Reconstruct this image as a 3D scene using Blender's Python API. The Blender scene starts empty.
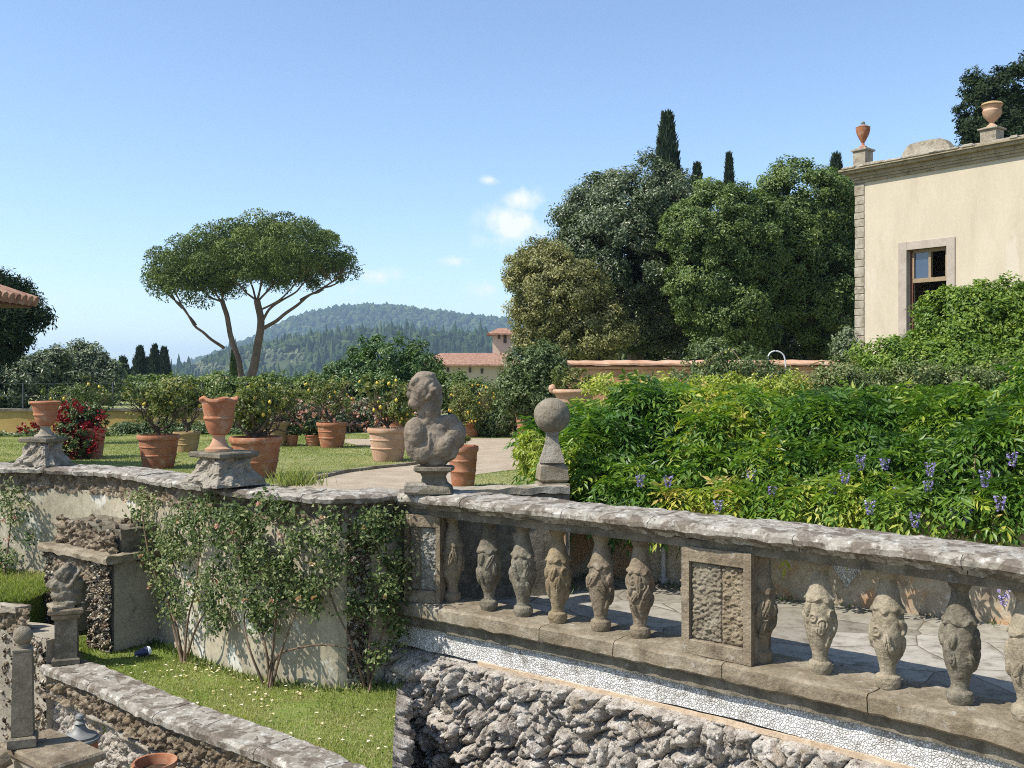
import bpy, bmesh, math, random
import numpy as np
from mathutils import Vector, Matrix, Euler
PI = math.pi
rng = np.random.default_rng(7)
random.seed(7)
scene = bpy.context.scene
DENOISE = False
C = scene.collection
F = 1000.0     # focal length in pixels of a 1024 px wide picture
HZ = 375.0     # picture row of the horizon: the eye stands at the origin

# ---------------------------------------------------------------- camera, sky, sun
cd = bpy.data.cameras.new('camera'); cam = bpy.data.objects.new('camera', cd); C.objects.link(cam)
cam.location = (0, 0, 0); cam.rotation_euler = (PI/2, 0, 0)
cd.sensor_width = 36.0; cd.lens = F/1024*36; cd.shift_y = (HZ-384)/1024
cd.clip_start = 0.05; cd.clip_end = 60000
scene.camera = cam
SUN_EL = math.radians(51)
SUN_AZ = math.atan2(-0.93, -0.37)             # measured from +y towards +x
sdir = Vector((math.sin(SUN_AZ)*math.cos(SUN_EL), math.cos(SUN_AZ)*math.cos(SUN_EL), math.sin(SUN_EL)))
sl = bpy.data.lights.new('sun', 'SUN'); sun = bpy.data.objects.new('sun', sl); C.objects.link(sun)
sl.energy = 5.0; sl.angle = math.radians(0.5); sl.color = (1.0, 0.955, 0.88)
sun.rotation_euler = sdir.to_track_quat('Z', 'Y').to_euler(); sun.location = (-20, -5, 30)
w = bpy.data.worlds.new('World'); scene.world = w; w.use_nodes = True
nt = w.node_tree; nt.nodes.clear()
wo = nt.nodes.new('ShaderNodeOutputWorld'); bg = nt.nodes.new('ShaderNodeBackground')
sky = nt.nodes.new('ShaderNodeTexSky'); sky.sky_type = 'NISHITA'; sky.sun_disc = False
sky.sun_elevation = SUN_EL; sky.sun_rotation = SUN_AZ; sky.altitude = 150; sky.air_density = 1.0
sky.dust_density = 0.6; sky.ozone_density = 3.0
bg.inputs['Strength'].default_value = 0.15
# small fair-weather clouds: soft lobes in sky directions, broken up by noise
tc = nt.nodes.new('ShaderNodeTexCoord')
def wm(op, a, b=None, clamp=False):
    n = nt.nodes.new('ShaderNodeMath'); n.operation = op; n.use_clamp = clamp
    for i, v in enumerate((a, b)):
        if v is None: continue
        if isinstance(v, (int, float)): n.inputs[i].default_value = v
        else: nt.links.new(v, n.inputs[i])
    return n.outputs[0]
sep = nt.nodes.new('ShaderNodeSeparateXYZ'); nt.links.new(tc.outputs['Generated'], sep.inputs[0])
az = wm('DIVIDE', sep.outputs[0], wm('MAXIMUM', sep.outputs[1], 0.05)); el = wm('DIVIDE', sep.outputs[2], wm('MAXIMUM', sep.outputs[1], 0.05))
cn = nt.nodes.new('ShaderNodeTexNoise'); cn.inputs['Scale'].default_value = 34; cn.inputs['Detail'].default_value = 8; cn.inputs['Roughness'].default_value = 0.62
nt.links.new(tc.outputs['Generated'], cn.inputs['Vector'])
clouds = [(512,224,50,28,1.1),(524,200,30,20,1.1),(540,232,26,20,.7),(491,180,20,8,.75),(456,261,24,9,.8),(384,277,44,13,.85),(350,290,34,12,.6),(487,290,30,18,.75),(498,240,56,24,.55),(453,181,9,4,.5),(60,300,60,20,.28),(130,318,60,14,.2),(500,320,40,14,.4),(5,205,30,10,.25)]
tot = None
for (cx, cy, rx, ry, a) in clouds:
    dx = wm('DIVIDE', wm('SUBTRACT', az, (cx-512)/F), rx/F); dy = wm('DIVIDE', wm('SUBTRACT', el, (HZ-cy)/F), ry/F)
    d = wm('SQRT', wm('ADD', wm('MULTIPLY', dx, dx), wm('MULTIPLY', dy, dy)))
    m = wm('MULTIPLY', wm('SUBTRACT', 1.0, d, True), a*1.5)
    tot = m if tot is None else wm('MAXIMUM', tot, m)
den = wm('MULTIPLY', wm('SUBTRACT', wm('ADD', wm('MULTIPLY', tot, 1.0), wm('MULTIPLY', cn.outputs['Fac'], 4.0)), 2.2), .8, True)
den = wm('MULTIPLY', den, wm('MULTIPLY', tot, 1.1, True))
den = wm('MULTIPLY', den, wm('GREATER_THAN', sep.outputs[1], 0.06))
mx = nt.nodes.new('ShaderNodeMix'); mx.data_type = 'RGBA'
nt.links.new(den, mx.inputs['Factor']); nt.links.new(sky.outputs[0], mx.inputs[6]); mx.inputs[7].default_value = (5.0, 5.2, 5.7, 1)
nt.links.new(mx.outputs[2], bg.inputs['Color']); nt.links.new(bg.outputs[0], wo.inputs[0])
scene.view_settings.view_transform = 'Standard'; scene.view_settings.look = 'None'
scene.view_settings.exposure = 0.50; scene.view_settings.gamma = 1.0; scene.view_settings.use_curve_mapping = False
scene.cycles.max_bounces = 6; scene.cycles.diffuse_bounces = 3; scene.cycles.glossy_bounces = 2
scene.cycles.transmission_bounces = 4; scene.cycles.volume_bounces = 1; scene.cycles.transparent_max_bounces = 8
scene.cycles.use_denoising = DENOISE; scene.cycles.filter_width = 1.05

def P(px, py, Y): return np.array([(px-512)/F*Y, Y, (HZ-py)/F*Y])
def G(px, py, z):
    Y = -z*F/(py-HZ); return np.array([(px-512)/F*Y, Y, z])

# ---------------------------------------------------------------- node materials
def newmat(name):
    m = bpy.data.materials.new(name); m.use_nodes = True; n = m.node_tree.nodes; n.clear()
    o = n.new('ShaderNodeOutputMaterial'); b = n.new('ShaderNodeBsdfPrincipled'); m.node_tree.links.new(b.outputs[0], o.inputs[0])
    return m, n, m.node_tree.links, b, o
def ramp(n, stops, interp='LINEAR'):
    r = n.new('ShaderNodeValToRGB'); cr = r.color_ramp; cr.interpolation = interp
    while len(cr.elements) > 1: cr.elements.remove(cr.elements[-1])
    cr.elements[0].position = stops[0][0]; cr.elements[0].color = (*stops[0][1], 1)
    for p, c in stops[1:]:
        e = cr.elements.new(p); e.color = (*c, 1)
    return r
def noise(n, l, vec, scale, detail=6, rough=0.6, dist=0.0):
    t = n.new('ShaderNodeTexNoise'); t.inputs['Scale'].default_value = scale; t.inputs['Detail'].default_value = detail
    t.inputs['Roughness'].default_value = rough; t.inputs['Distortion'].default_value = dist; l.new(vec, t.inputs['Vector']); return t
def stone(name, stops, scale=4.0, rough=0.9, bump=0.4, bscale=30.0, layers=(), spec=0.15, stretch=(1,1,1), fine=0.35):
    """mottled mineral surface: a noise ramp, patches of other colours (stains, lichen), grain and bump"""
    m, n, l, b, o = newmat(name)
    tcn = n.new('ShaderNodeTexCoord'); mp = n.new('ShaderNodeMapping'); mp.inputs['Scale'].default_value = stretch
    oi = n.new('ShaderNodeObjectInfo'); vm = n.new('ShaderNodeVectorMath'); vm.operation = 'MULTIPLY_ADD'; l.new(oi.outputs['Random'], vm.inputs[0]); vm.inputs[1].default_value = (17, 31, 23); l.new(tcn.outputs['Object'], vm.inputs[2])
    l.new(vm.outputs[0], mp.inputs[0]); v = mp.outputs[0]
    nz = noise(n, l, v, scale, 9, 0.68); r = ramp(n, stops); l.new(nz.outputs['Fac'], r.inputs[0]); col = r.outputs[0]
    for i, (sc, lo, hi, c, amt) in enumerate(layers):
        q = n.new('ShaderNodeMapping'); q.inputs['Location'].default_value = (3.1*i+1.7, 7.3*i, 2.9*i); l.new(vm.outputs[0], q.inputs[0]); q.inputs['Scale'].default_value = stretch
        z = noise(n, l, q.outputs[0], sc, 7, 0.65, 0.3); k = n.new('ShaderNodeMapRange'); k.inputs[1].default_value = lo; k.inputs[2].default_value = hi
        k.inputs[4].default_value = amt; l.new(z.outputs['Fac'], k.inputs[0])
        x = n.new('ShaderNodeMix'); x.data_type = 'RGBA'; l.new(k.outputs[0], x.inputs['Factor']); l.new(col, x.inputs[6]); x.inputs[7].default_value = (*c, 1); col = x.outputs[2]
    g = noise(n, l, v, bscale*2.2, 4, 0.7); x = n.new('ShaderNodeMix'); x.data_type = 'RGBA'; x.blend_type = 'MULTIPLY'; x.inputs['Factor'].default_value = fine
    gr = ramp(n, [(0.3, (.35,.35,.35)), (0.62, (1.25,1.25,1.25))]); l.new(g.outputs['Fac'], gr.inputs[0]); l.new(col, x.inputs[6]); l.new(gr.outputs[0], x.inputs[7])
    l.new(x.outputs[2], b.inputs['Base Color']); b.inputs['Roughness'].default_value = rough; b.inputs['Specular IOR Level'].default_value = spec
    bz = noise(n, l, v, bscale, 8, 0.7); bm_ = n.new('ShaderNodeBump'); bm_.inputs['Strength'].default_value = bump; bm_.inputs['Distance'].default_value = 0.03
    l.new(bz.outputs['Fac'], bm_.inputs['Height']); l.new(bm_.outputs[0], b.inputs['Normal'])
    return m
def cellstone(name, scale, cols, joint, jw=0.06, bump=0.8, rough=0.85, dist=0.02, stretch=(1,1,1), warp=0.0):
    """pebbles, mosaic or slabs: voronoi cells with joints"""
    m, n, l, b, o = newmat(name)
    tcn = n.new('ShaderNodeTexCoord'); mp = n.new('ShaderNodeMapping'); mp.inputs['Scale'].default_value = stretch; l.new(tcn.outputs['Object'], mp.inputs[0])
    vec = mp.outputs[0]
    if warp:
        wn = noise(n, l, vec, scale*0.6, 3, 0.5); a = n.new('ShaderNodeVectorMath'); a.operation = 'MULTIPLY_ADD'
        l.new(wn.outputs['Color'], a.inputs[0]); a.inputs[1].default_value = (warp, warp, warp); l.new(vec, a.inputs[2]); vec = a.outputs[0]
    v1 = n.new('ShaderNodeTexVoronoi'); v1.inputs['Scale'].default_value = scale; l.new(vec, v1.inputs['Vector'])
    v2 = n.new('ShaderNodeTexVoronoi'); v2.feature = 'DISTANCE_TO_EDGE'; v2.inputs['Scale'].default_value = scale; l.new(vec, v2.inputs['Vector'])
    sp = n.new('ShaderNodeSeparateColor'); l.new(v1.outputs['Color'], sp.inputs[0])
    r = ramp(n, cols); l.new(sp.outputs[0], r.inputs[0])
    k = n.new('ShaderNodeMapRange'); k.inputs[1].default_value = 0.0; k.inputs[2].default_value = jw; l.new(v2.outputs['Distance'], k.inputs[0])
    x = n.new('ShaderNodeMix'); x.data_type = 'RGBA'; l.new(k.outputs[0], x.inputs['Factor']); x.inputs[6].default_value = (*joint, 1); l.new(r.outputs[0], x.inputs[7])
    nz = noise(n, l, tcn.outputs['Object'], 6, 9, 0.75); g = ramp(n, [(0.36, (.34,.31,.26)), (0.47, (.85,.83,.8)), (0.6, (1.1,1.1,1.1))]); l.new(nz.outputs['Fac'], g.inputs[0])
    y = n.new('ShaderNodeMix'); y.data_type = 'RGBA'; y.blend_type = 'MULTIPLY'; y.inputs['Factor'].default_value = 0.7; l.new(x.outputs[2], y.inputs[6]); l.new(g.outputs[0], y.inputs[7])
    l.new(y.outputs[2], b.inputs['Base Color']); b.inputs['Roughness'].default_value = rough; b.inputs['Specular IOR Level'].default_value = 0.2
    h = n.new('ShaderNodeMapRange'); h.inputs[2].default_value = jw*3; l.new(v2.outputs['Distance'], h.inputs[0])
    bm_ = n.new('ShaderNodeBump'); bm_.inputs['Strength'].default_value = bump; bm_.inputs['Distance'].default_value = dist; l.new(h.outputs[0], bm_.inputs['Height']); l.new(bm_.outputs[0], b.inputs['Normal'])
    return m
def leafmat(name, stops, transl=0.3, rough=0.45, spec=0.35):
    """leaves: each leaf's own tint (a per-leaf attribute) runs through a ramp"""
    m, n, l, b, o = newmat(name)
    at = n.new('ShaderNodeAttribute'); at.attribute_name = 'tint'; r = ramp(n, stops); l.new(at.outputs['Fac'], r.inputs[0])
    l.new(r.outputs[0], b.inputs['Base Color']); b.inputs['Roughness'].default_value = rough; b.inputs['Specular IOR Level'].default_value = spec
    t = n.new('ShaderNodeBsdfTranslucent'); g = n.new('ShaderNodeMix'); g.data_type = 'RGBA'; g.blend_type = 'MULTIPLY'; g.inputs['Factor'].default_value = 1
    l.new(r.outputs[0], g.inputs[6]); g.inputs[7].default_value = (1.5, 1.7, 0.6, 1); l.new(g.outputs[2], t.inputs['Color'])
    s = n.new('ShaderNodeMixShader'); s.inputs[0].default_value = transl; l.new(b.outputs[0], s.inputs[1]); l.new(t.outputs[0], s.inputs[2]); l.new(s.outputs[0], o.inputs[0])
    return m
def plain(name, c, rough=0.6, metal=0.0, spec=0.4, var=0.15, vs=12.0):
    m, n, l, b, o = newmat(name)
    tcn = n.new('ShaderNodeTexCoord'); z = noise(n, l, tcn.outputs['Object'], vs, 6)
    r = ramp(n, [(0.3, tuple(x*(1-var) for x in c)), (0.7, tuple(min(1, x*(1+var)) for x in c))]); l.new(z.outputs['Fac'], r.inputs[0]); l.new(r.outputs[0], b.inputs['Base Color'])
    b.inputs['Roughness'].default_value = rough; b.inputs['Metallic'].default_value = metal; b.inputs['Specular IOR Level'].default_value = spec
    return m

M = {}
M['sand1'] = stone('weathered_sandstone', [(.3,(0.107,0.082,0.053)),(.5,(0.221,0.176,0.119)),(.72,(0.328,0.271,0.193))], 5, bump=.75, bscale=26, layers=[(7,.55,.68,(.10,.085,.06),.7),(11,.58,.7,(.42,.40,.33),.5)])
M['sand2'] = stone('grey_sandstone', [(.3,(0.088,0.076,0.052)),(.5,(0.180,0.156,0.112)),(.72,(0.280,0.248,0.188))], 5, bump=.75, bscale=26, layers=[(6,.5,.66,(.085,.08,.06),.7),(12,.6,.7,(.40,.40,.35),.5)])
M['sand3'] = stone('ochre_sandstone', [(.3,(0.123,0.092,0.053)),(.5,(0.246,0.189,0.114)),(.72,(0.334,0.273,0.176))], 5, bump=.7, bscale=26, layers=[(7,.57,.68,(.12,.10,.07),.6)])
M['sand4'] = stone('pale_sandstone', [(.3,(0.176,0.144,0.096)),(.5,(0.296,0.252,0.176)),(.72,(0.400,0.344,0.256))], 5, bump=.7, bscale=28, layers=[(8,.56,.68,(.17,.14,.09),.6)])
M['cap'] = stone('lichened_coping_stone', [(.3,(0.168,0.143,0.109)),(.5,(0.277,0.248,0.202)),(.7,(0.395,0.370,0.319))], 7, bump=.5, bscale=18, layers=[(16,.54,.62,(.56,.54,.48),.6),(4.5,.52,.57,(.125,.10,.075),.85),(11,.57,.63,(.10,.08,.06),.85)], fine=.4)
M['sill'] = stone('sill_stone', [(.3,(0.143,0.113,0.071)),(.5,(0.244,0.202,0.139)),(.7,(0.353,0.311,0.235))], 4, bump=.7, bscale=18, layers=[(6,.55,.66,(.13,.10,.07),.6),(13,.6,.7,(.48,.47,.42),.6)])
M['hammered'] = stone('hammered_panel_stone', [(.3,(0.128,0.102,0.068)),(.5,(0.255,0.217,0.153)),(.7,(0.357,0.315,0.238))], 8, bump=1.0, bscale=30)
M['hammered2'] = stone('ochre_panel_stone', [(.3,(.14,.105,.065)),(.5,(.27,.215,.14)),(.7,(.37,.31,.22))], 8, bump=1.0, bscale=30)
M['hammered3'] = stone('grey_speckled_panel_stone', [(.3,(0.153,0.140,0.108)),(.5,(0.288,0.270,0.225)),(.7,(0.450,0.432,0.378))], 14, bump=1.0, bscale=30)
M['tufa'] = stone('tufa_rockwork', [(.32,(.24,.20,.16)),(.5,(.46,.41,.345)),(.62,(.60,.55,.48)),(.75,(.74,.70,.65))], 7.5, bump=1.0, bscale=38, layers=[(4,.55,.66,(.33,.24,.14),.6),(17,.58,.66,(.075,.06,.045),.8),(9,.61,.68,(.66,.63,.58),.8),(30,.60,.66,(.06,.045,.035),.6)], fine=.75)
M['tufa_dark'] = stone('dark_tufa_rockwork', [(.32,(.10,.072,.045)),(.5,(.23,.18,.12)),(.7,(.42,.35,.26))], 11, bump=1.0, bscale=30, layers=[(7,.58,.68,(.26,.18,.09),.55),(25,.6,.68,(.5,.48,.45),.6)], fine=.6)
M['mosaic'] = cellstone('white_pebble_mosaic', 52, [(0,(.42,.41,.38)),(.4,(.60,.59,.56)),(1,(.74,.73,.70))], (.12,.11,.09), .07, .7, dist=.010, warp=.02)
M['beige'] = stone('beige_mortar_band', [(.3,(.42,.30,.19)),(.6,(.60,.47,.33)),(.8,(.66,.55,.42))], 7, bump=.3)
M['pebble'] = cellstone('pebble_rockwork', 26, [(0,(.13,.09,.055)),(.35,(.30,.23,.15)),(.7,(.46,.39,.29)),(1,(.62,.57,.48))], (.035,.028,.02), .12, 1.0, dist=.035, warp=.02)
M['stucco'] = stone('weathered_stucco', [(.3,(0.258,0.216,0.147)),(.5,(0.386,0.340,0.244)),(.7,(0.488,0.437,0.331))], 1.6, bump=.35, bscale=14, layers=[(2.2,.57,.60,(.60,.58,.50),.75),(3,.6,.66,(.20,.17,.13),.65),(1.1,.57,.66,(.40,.34,.22),.6)], stretch=(1,1,.6), fine=.3)
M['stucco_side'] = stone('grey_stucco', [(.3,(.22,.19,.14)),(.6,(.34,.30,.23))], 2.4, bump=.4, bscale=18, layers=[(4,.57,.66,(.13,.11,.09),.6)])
M['orange'] = stone('stained_orange_stucco', [(.3,(0.255,0.196,0.136)),(.5,(0.391,0.323,0.230)),(.7,(0.510,0.451,0.357))], 1.7, bump=.4, bscale=12, layers=[(1.7,.50,.58,(.42,.23,.11),.75),(3,.57,.66,(.16,.12,.085),.7),(5,.6,.7,(.60,.58,.54),.7)], fine=.35)
M['orangewall'] = stone('orange_plaster', [(.3,(.40,.20,.10)),(.6,(.58,.33,.18)),(.8,(.66,.46,.30))], 1.2, bump=.2)
M['yellowwall'] = stone('yellow_plaster', [(.3,(.30,.20,.06)),(.6,(.44,.31,.11)),(.8,(.48,.38,.2))], .9, bump=.2)
M['paving'] = cellstone('flagstone_paving', 1.35, [(0,(0.213,0.193,0.156)),(.5,(0.295,0.271,0.221)),(1,(0.361,0.336,0.287))], (.10,.075,.05), .012, .5, dist=.012, warp=.12)
M['terra'] = stone('terracotta', [(.3,(0.232,0.086,0.043)),(.5,(0.344,0.142,0.073)),(.72,(0.430,0.215,0.129))], 3.2, bump=.15, bscale=30, layers=[(7,.52,.64,(.42,.29,.20),.6),(6,.6,.7,(.19,.09,.055),.5)], fine=.15)
M['terra_pale'] = stone('pale_terracotta', [(.3,(.33,.18,.10)),(.5,(.46,.28,.18)),(.72,(.54,.38,.27))], 3.2, bump=.15, layers=[(4,.56,.68,(.52,.44,.35),.6)], fine=.15)
M['terra_olive'] = stone('mossy_terracotta', [(.3,(.24,.16,.07)),(.5,(.35,.24,.12)),(.72,(.42,.31,.18))], 3.2, bump=.15, fine=.15)
M['soil'] = stone('potting_soil', [(.3,(.03,.02,.012)),(.7,(.09,.06,.035))], 20)
M['lawn'] = stone('clipped_lawn', [(.3,(.17,.20,.07)),(.5,(.25,.27,.11)),(.7,(.34,.335,.17))], 1.6, bump=1, bscale=45, layers=[(.8,.50,.64,(.36,.345,.17),.6)], fine=.7)
M['turf'] = stone('shelf_turf', [(.3,(0.108,0.149,0.027)),(.5,(0.171,0.225,0.045)),(.7,(0.234,0.252,0.081))], 3, bump=.8, bscale=40, layers=[(2.3,.56,.66,(.25,.19,.09),.8)], fine=.6)
M['gravel'] = stone('tan_gravel', [(.3,(.31,.245,.17)),(.6,(.42,.345,.25)),(.8,(.47,.41,.32))], 2.5, bump=.6, bscale=70, fine=.5)
M['earth'] = stone('dry_earth', [(.3,(.12,.10,.05)),(.6,(.20,.17,.09))], .5, bump=.5, bscale=5)
M['bark'] = stone('tree_bark', [(.3,(.07,.05,.035)),(.7,(.17,.125,.09))], 5, bump=.8, bscale=14, stretch=(1,1,.3))
M['pinebark'] = stone('pine_bark', [(.3,(.10,.065,.045)),(.7,(.23,.16,.115))], 2.5, bump=.8, bscale=8, stretch=(1,1,.35))
M['twig'] = plain('rose_wood', (.13,.085,.05), .8)
M['villa'] = stone('cream_plaster', [(.3,(.43,.37,.27)),(.6,(.49,.425,.315)),(.8,(.52,.46,.35))], 1.6, bump=.10, bscale=20, stretch=(1,1,.3), layers=[(2.2,.57,.70,(.38,.32,.235),.5),(1.1,.60,.66,(.55,.49,.40),.5),(9,.70,.74,(.28,.22,.16),.7)], fine=.10)
M['cornice'] = stone('cornice_stone', [(.3,(.22,.18,.12)),(.6,(.35,.29,.20))], 3.5, bump=.6, layers=[(4,.55,.66,(.13,.105,.07),.7)])
M['parapet'] = stone('parapet_stone', [(.3,(0.187,0.153,0.102)),(.5,(0.323,0.281,0.212)),(.7,(0.442,0.399,0.323))], 4, bump=.8, bscale=12, layers=[(5,.56,.66,(.14,.115,.09),.7)])
M['surround'] = stone('window_surround_stone', [(.3,(.31,.26,.21)),(.7,(.42,.36,.30))], 3, bump=.1)
M['wood'] = plain('reddish_frame_wood', (.12,.045,.028), .7); M['woodpale'] = plain('bare_frame_wood', (.26,.19,.11), .7)
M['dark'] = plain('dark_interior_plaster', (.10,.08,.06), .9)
M['pipe'] = plain('grey_pipe', (.42,.41,.42), .5); M['wire'] = plain('dark_wire', (.10,.10,.10), .5, .6); M['whitewire'] = plain('white_wire', (.6,.6,.58), .5)
M['box'] = plain('grey_green_box', (.38,.42,.36), .5)
M['lead'] = plain('grey_lead', (.20,.20,.185), .6, .3, vs=20)
M['housewall'] = plain('far_house_plaster', (.50,.40,.28), .9, vs=.3); M['tower'] = plain('far_tower_plaster', (.55,.42,.31), .9, vs=.5)
M['shutter'] = plain('dark_window_opening', (.06,.045,.035), .7)
M['white'] = plain('white_lamp_face', (.78,.80,.84), .3); M['navy'] = plain('dark_blue_casing', (.02,.025,.07), .35)
M['greybust'] = stone('brown_grey_marble', [(.3,(0.136,0.106,0.076)),(.5,(0.221,0.178,0.132)),(.72,(0.315,0.264,0.204))], 7, bump=.5, bscale=22, layers=[(6,.56,.67,(.13,.105,.08),.7),(9,.62,.7,(.44,.40,.34),.5)])
M['ball'] = stone('lichened_ball_stone', [(.3,(.15,.125,.085)),(.5,(.235,.20,.145)),(.72,(.32,.28,.21))], 9, bump=.8, bscale=34)
M['palestone'] = stone('pale_plinth_stone', [(.3,(0.204,0.170,0.123)),(.5,(0.315,0.276,0.217)),(.72,(0.425,0.391,0.323))], 6, bump=.9, layers=[(5,.57,.67,(.16,.14,.10),.75)])
m, n, l, b, o = newmat('roof_tiles')          # rows of red tiles
tcn = n.new('ShaderNodeTexCoord'); wv = n.new('ShaderNodeTexNoise'); wv.inputs['Scale'].default_value = 6; l.new(tcn.outputs['Object'], wv.inputs['Vector'])
r = ramp(n, [(.3,(.17,.08,.05)),(.5,(.28,.145,.09)),(.7,(.36,.23,.16))]); l.new(wv.outputs['Fac'], r.inputs[0]); l.new(r.outputs[0], b.inputs['Base Color']); b.inputs['Roughness'].default_value = .9
M['tiles'] = m
m, n, l, b, o = newmat('window_glass'); b.inputs['Base Color'].default_value = (.03,.05,.09,1); b.inputs['Roughness'].default_value = .08; b.inputs['Specular IOR Level'].default_value = 1.0
M['glass'] = m
L = {}
L['oak'] = leafmat('holm_oak_leaves', [(0,(.03,.048,.02)),(.5,(.085,.115,.045)),(.85,(.16,.19,.095)),(1,(.28,.30,.19))], .15, .42, .5)
L['oak_olive'] = leafmat('olive_brown_leaves', [(0,(.09,.095,.03)),(.5,(.20,.195,.065)),(1,(.33,.30,.12))], .2)
L['oak_green'] = leafmat('mid_green_leaves', [(0,(.035,.065,.016)),(.5,(.10,.15,.035)),(1,(.20,.25,.07))], .2)
L['cypress'] = leafmat('cypress_foliage', [(0,(.014,.028,.014)),(1,(.045,.07,.03))], .05, .7)
L['pine'] = leafmat('umbrella_pine_needles', [(0,(.035,.06,.014)),(.5,(.095,.135,.025)),(1,(.18,.215,.04))], .12, .6)
L['darkpine'] = leafmat('dark_needles', [(0,(.012,.024,.010)),(1,(.042,.062,.025))], .08, .8, .1)
L['grey'] = leafmat('grey_green_leaves', [(0,(.06,.085,.04)),(1,(.20,.23,.13))], .2)
L['lemon'] = leafmat('lemon_leaves', [(0,(.05,.075,.018)),(.6,(.135,.16,.04)),(1,(.30,.28,.08))], .25)
L['citrus_dark'] = leafmat('orange_tree_leaves', [(0,(.025,.06,.014)),(.6,(.07,.13,.03)),(1,(.16,.22,.07))], .2)
L['wist'] = leafmat('wisteria_leaves', [(0,(.03,.075,.012)),(.4,(.10,.19,.022)),(.7,(.22,.29,.035)),(.88,(.44,.42,.07)),(1,(.52,.38,.12))], .35, .42, .45)
L['wist_dark'] = leafmat('wisteria_dark_leaves', [(0,(.02,.055,.012)),(.45,(.07,.15,.02)),(.8,(.18,.27,.035)),(1,(.42,.42,.08))], .32, .42, .45)
L['laurel'] = leafmat('bright_bush_leaves', [(0,(.05,.10,.012)),(.5,(.13,.205,.022)),(1,(.26,.32,.045))], .25, .5)
L['rose'] = leafmat('rose_leaves', [(0,(.03,.055,.014)),(.5,(.09,.13,.035)),(.85,(.18,.20,.07)),(1,(.34,.33,.16))], .2, .5, .3)
L['shrub'] = leafmat('shrub_leaves', [(0,(.035,.06,.016)),(.6,(.09,.13,.04)),(1,(.22,.26,.12))], .2)
L['lime'] = leafmat('lime_yellow_leaves', [(0,(.16,.22,.03)),(.6,(.34,.38,.06)),(1,(.55,.52,.14))], .3)
L['grass'] = leafmat('grass_blades', [(0,(.14,.175,.035)),(.6,(.25,.285,.08)),(1,(.42,.38,.19))], .35, .6, .2)
L['red'] = leafmat('crimson_petals', [(0,(.13,.004,.010)),(1,(.36,.016,.03))], .25)
L['pinkf'] = leafmat('pink_petals', [(0,(.42,.16,.14)),(.5,(.58,.34,.30)),(1,(.72,.58,.50))], .2)
L['dryf'] = leafmat('fading_rose_petals', [(0,(.30,.15,.08)),(.5,(.50,.33,.20)),(1,(.62,.48,.32))], .2)
L['lilac'] = leafmat('lilac_petals', [(0,(.14,.10,.30)),(.5,(.27,.21,.48)),(1,(.50,.45,.68))], .25)
L['petal'] = leafmat('fallen_petals', [(0,(.60,.45,.22)),(1,(.80,.74,.58))], .1)
L['fruit'] = plain('lemon_peel', (.58,.42,.05), .45, 0, .4, .08)
L['fruit2'] = plain('orange_peel', (.62,.35,.04), .45, 0, .4, .08)
L['farforest'] = leafmat('far_forest', [(0,(.018,.035,.014)),(.6,(.04,.065,.02)),(1,(.085,.105,.035))], .0, .9, .05)
L['fargrove'] = leafmat('far_olive_grove', [(0,(.08,.095,.05)),(1,(.16,.17,.085))], .0, .9, .05)

# ---------------------------------------------------------------- mesh helpers
def mkobj(name, V, Fs, mat, parent=None, smooth=True, tint=None, sharp=0):
    V = np.asarray(V, dtype=np.float32).reshape(-1, 3)
    if not isinstance(Fs, (list, tuple)): Fs = [Fs]
    Fs = [np.asarray(f, dtype=np.int32) for f in Fs if len(f)]
    me = bpy.data.meshes.new(name); me.vertices.add(len(V)); me.vertices.foreach_set('co', V.ravel())
    tot_ = [np.full(len(f), f.shape[1], dtype=np.int32) for f in Fs]; tot_ = np.concatenate(tot_)
    li = np.concatenate([f.ravel() for f in Fs]); st = np.concatenate([[0], np.cumsum(tot_)[:-1]]).astype(np.int32)
    me.loops.add(len(li)); me.loops.foreach_set('vertex_index', li)
    me.polygons.add(len(tot_)); me.polygons.foreach_set('loop_start', st); me.polygons.foreach_set('loop_total', tot_)
    me.polygons.foreach_set('use_smooth', np.full(len(tot_), smooth, dtype=bool))
    if tint is not None:
        a = me.attributes.new('tint', 'FLOAT', 'POINT'); a.data.foreach_set('value', np.asarray(tint, dtype=np.float32))
    me.update(calc_edges=True)
    if sharp and smooth: me.set_sharp_from_angle(angle=math.radians(sharp))
    me.materials.append(mat)
    o = bpy.data.objects.new(name, me); C.objects.link(o)
    if parent is not None: o.parent = parent
    return o
def tag(o, label=None, cat=None, group=None, kind=None):
    if label: o['label'] = label
    if cat: o['category'] = cat
    if group: o['group'] = group
    if kind: o['kind'] = kind
    return o
def empty(name, loc, label, cat, group=None, rz=0.0):
    o = bpy.data.objects.new(name, None); C.objects.link(o); o.location = tuple(float(x) for x in loc); o.rotation_euler = (0, 0, rz); o.empty_display_size = .1
    return tag(o, label, cat, group)
def struct(o): o['kind'] = 'structure'; return o

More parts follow.
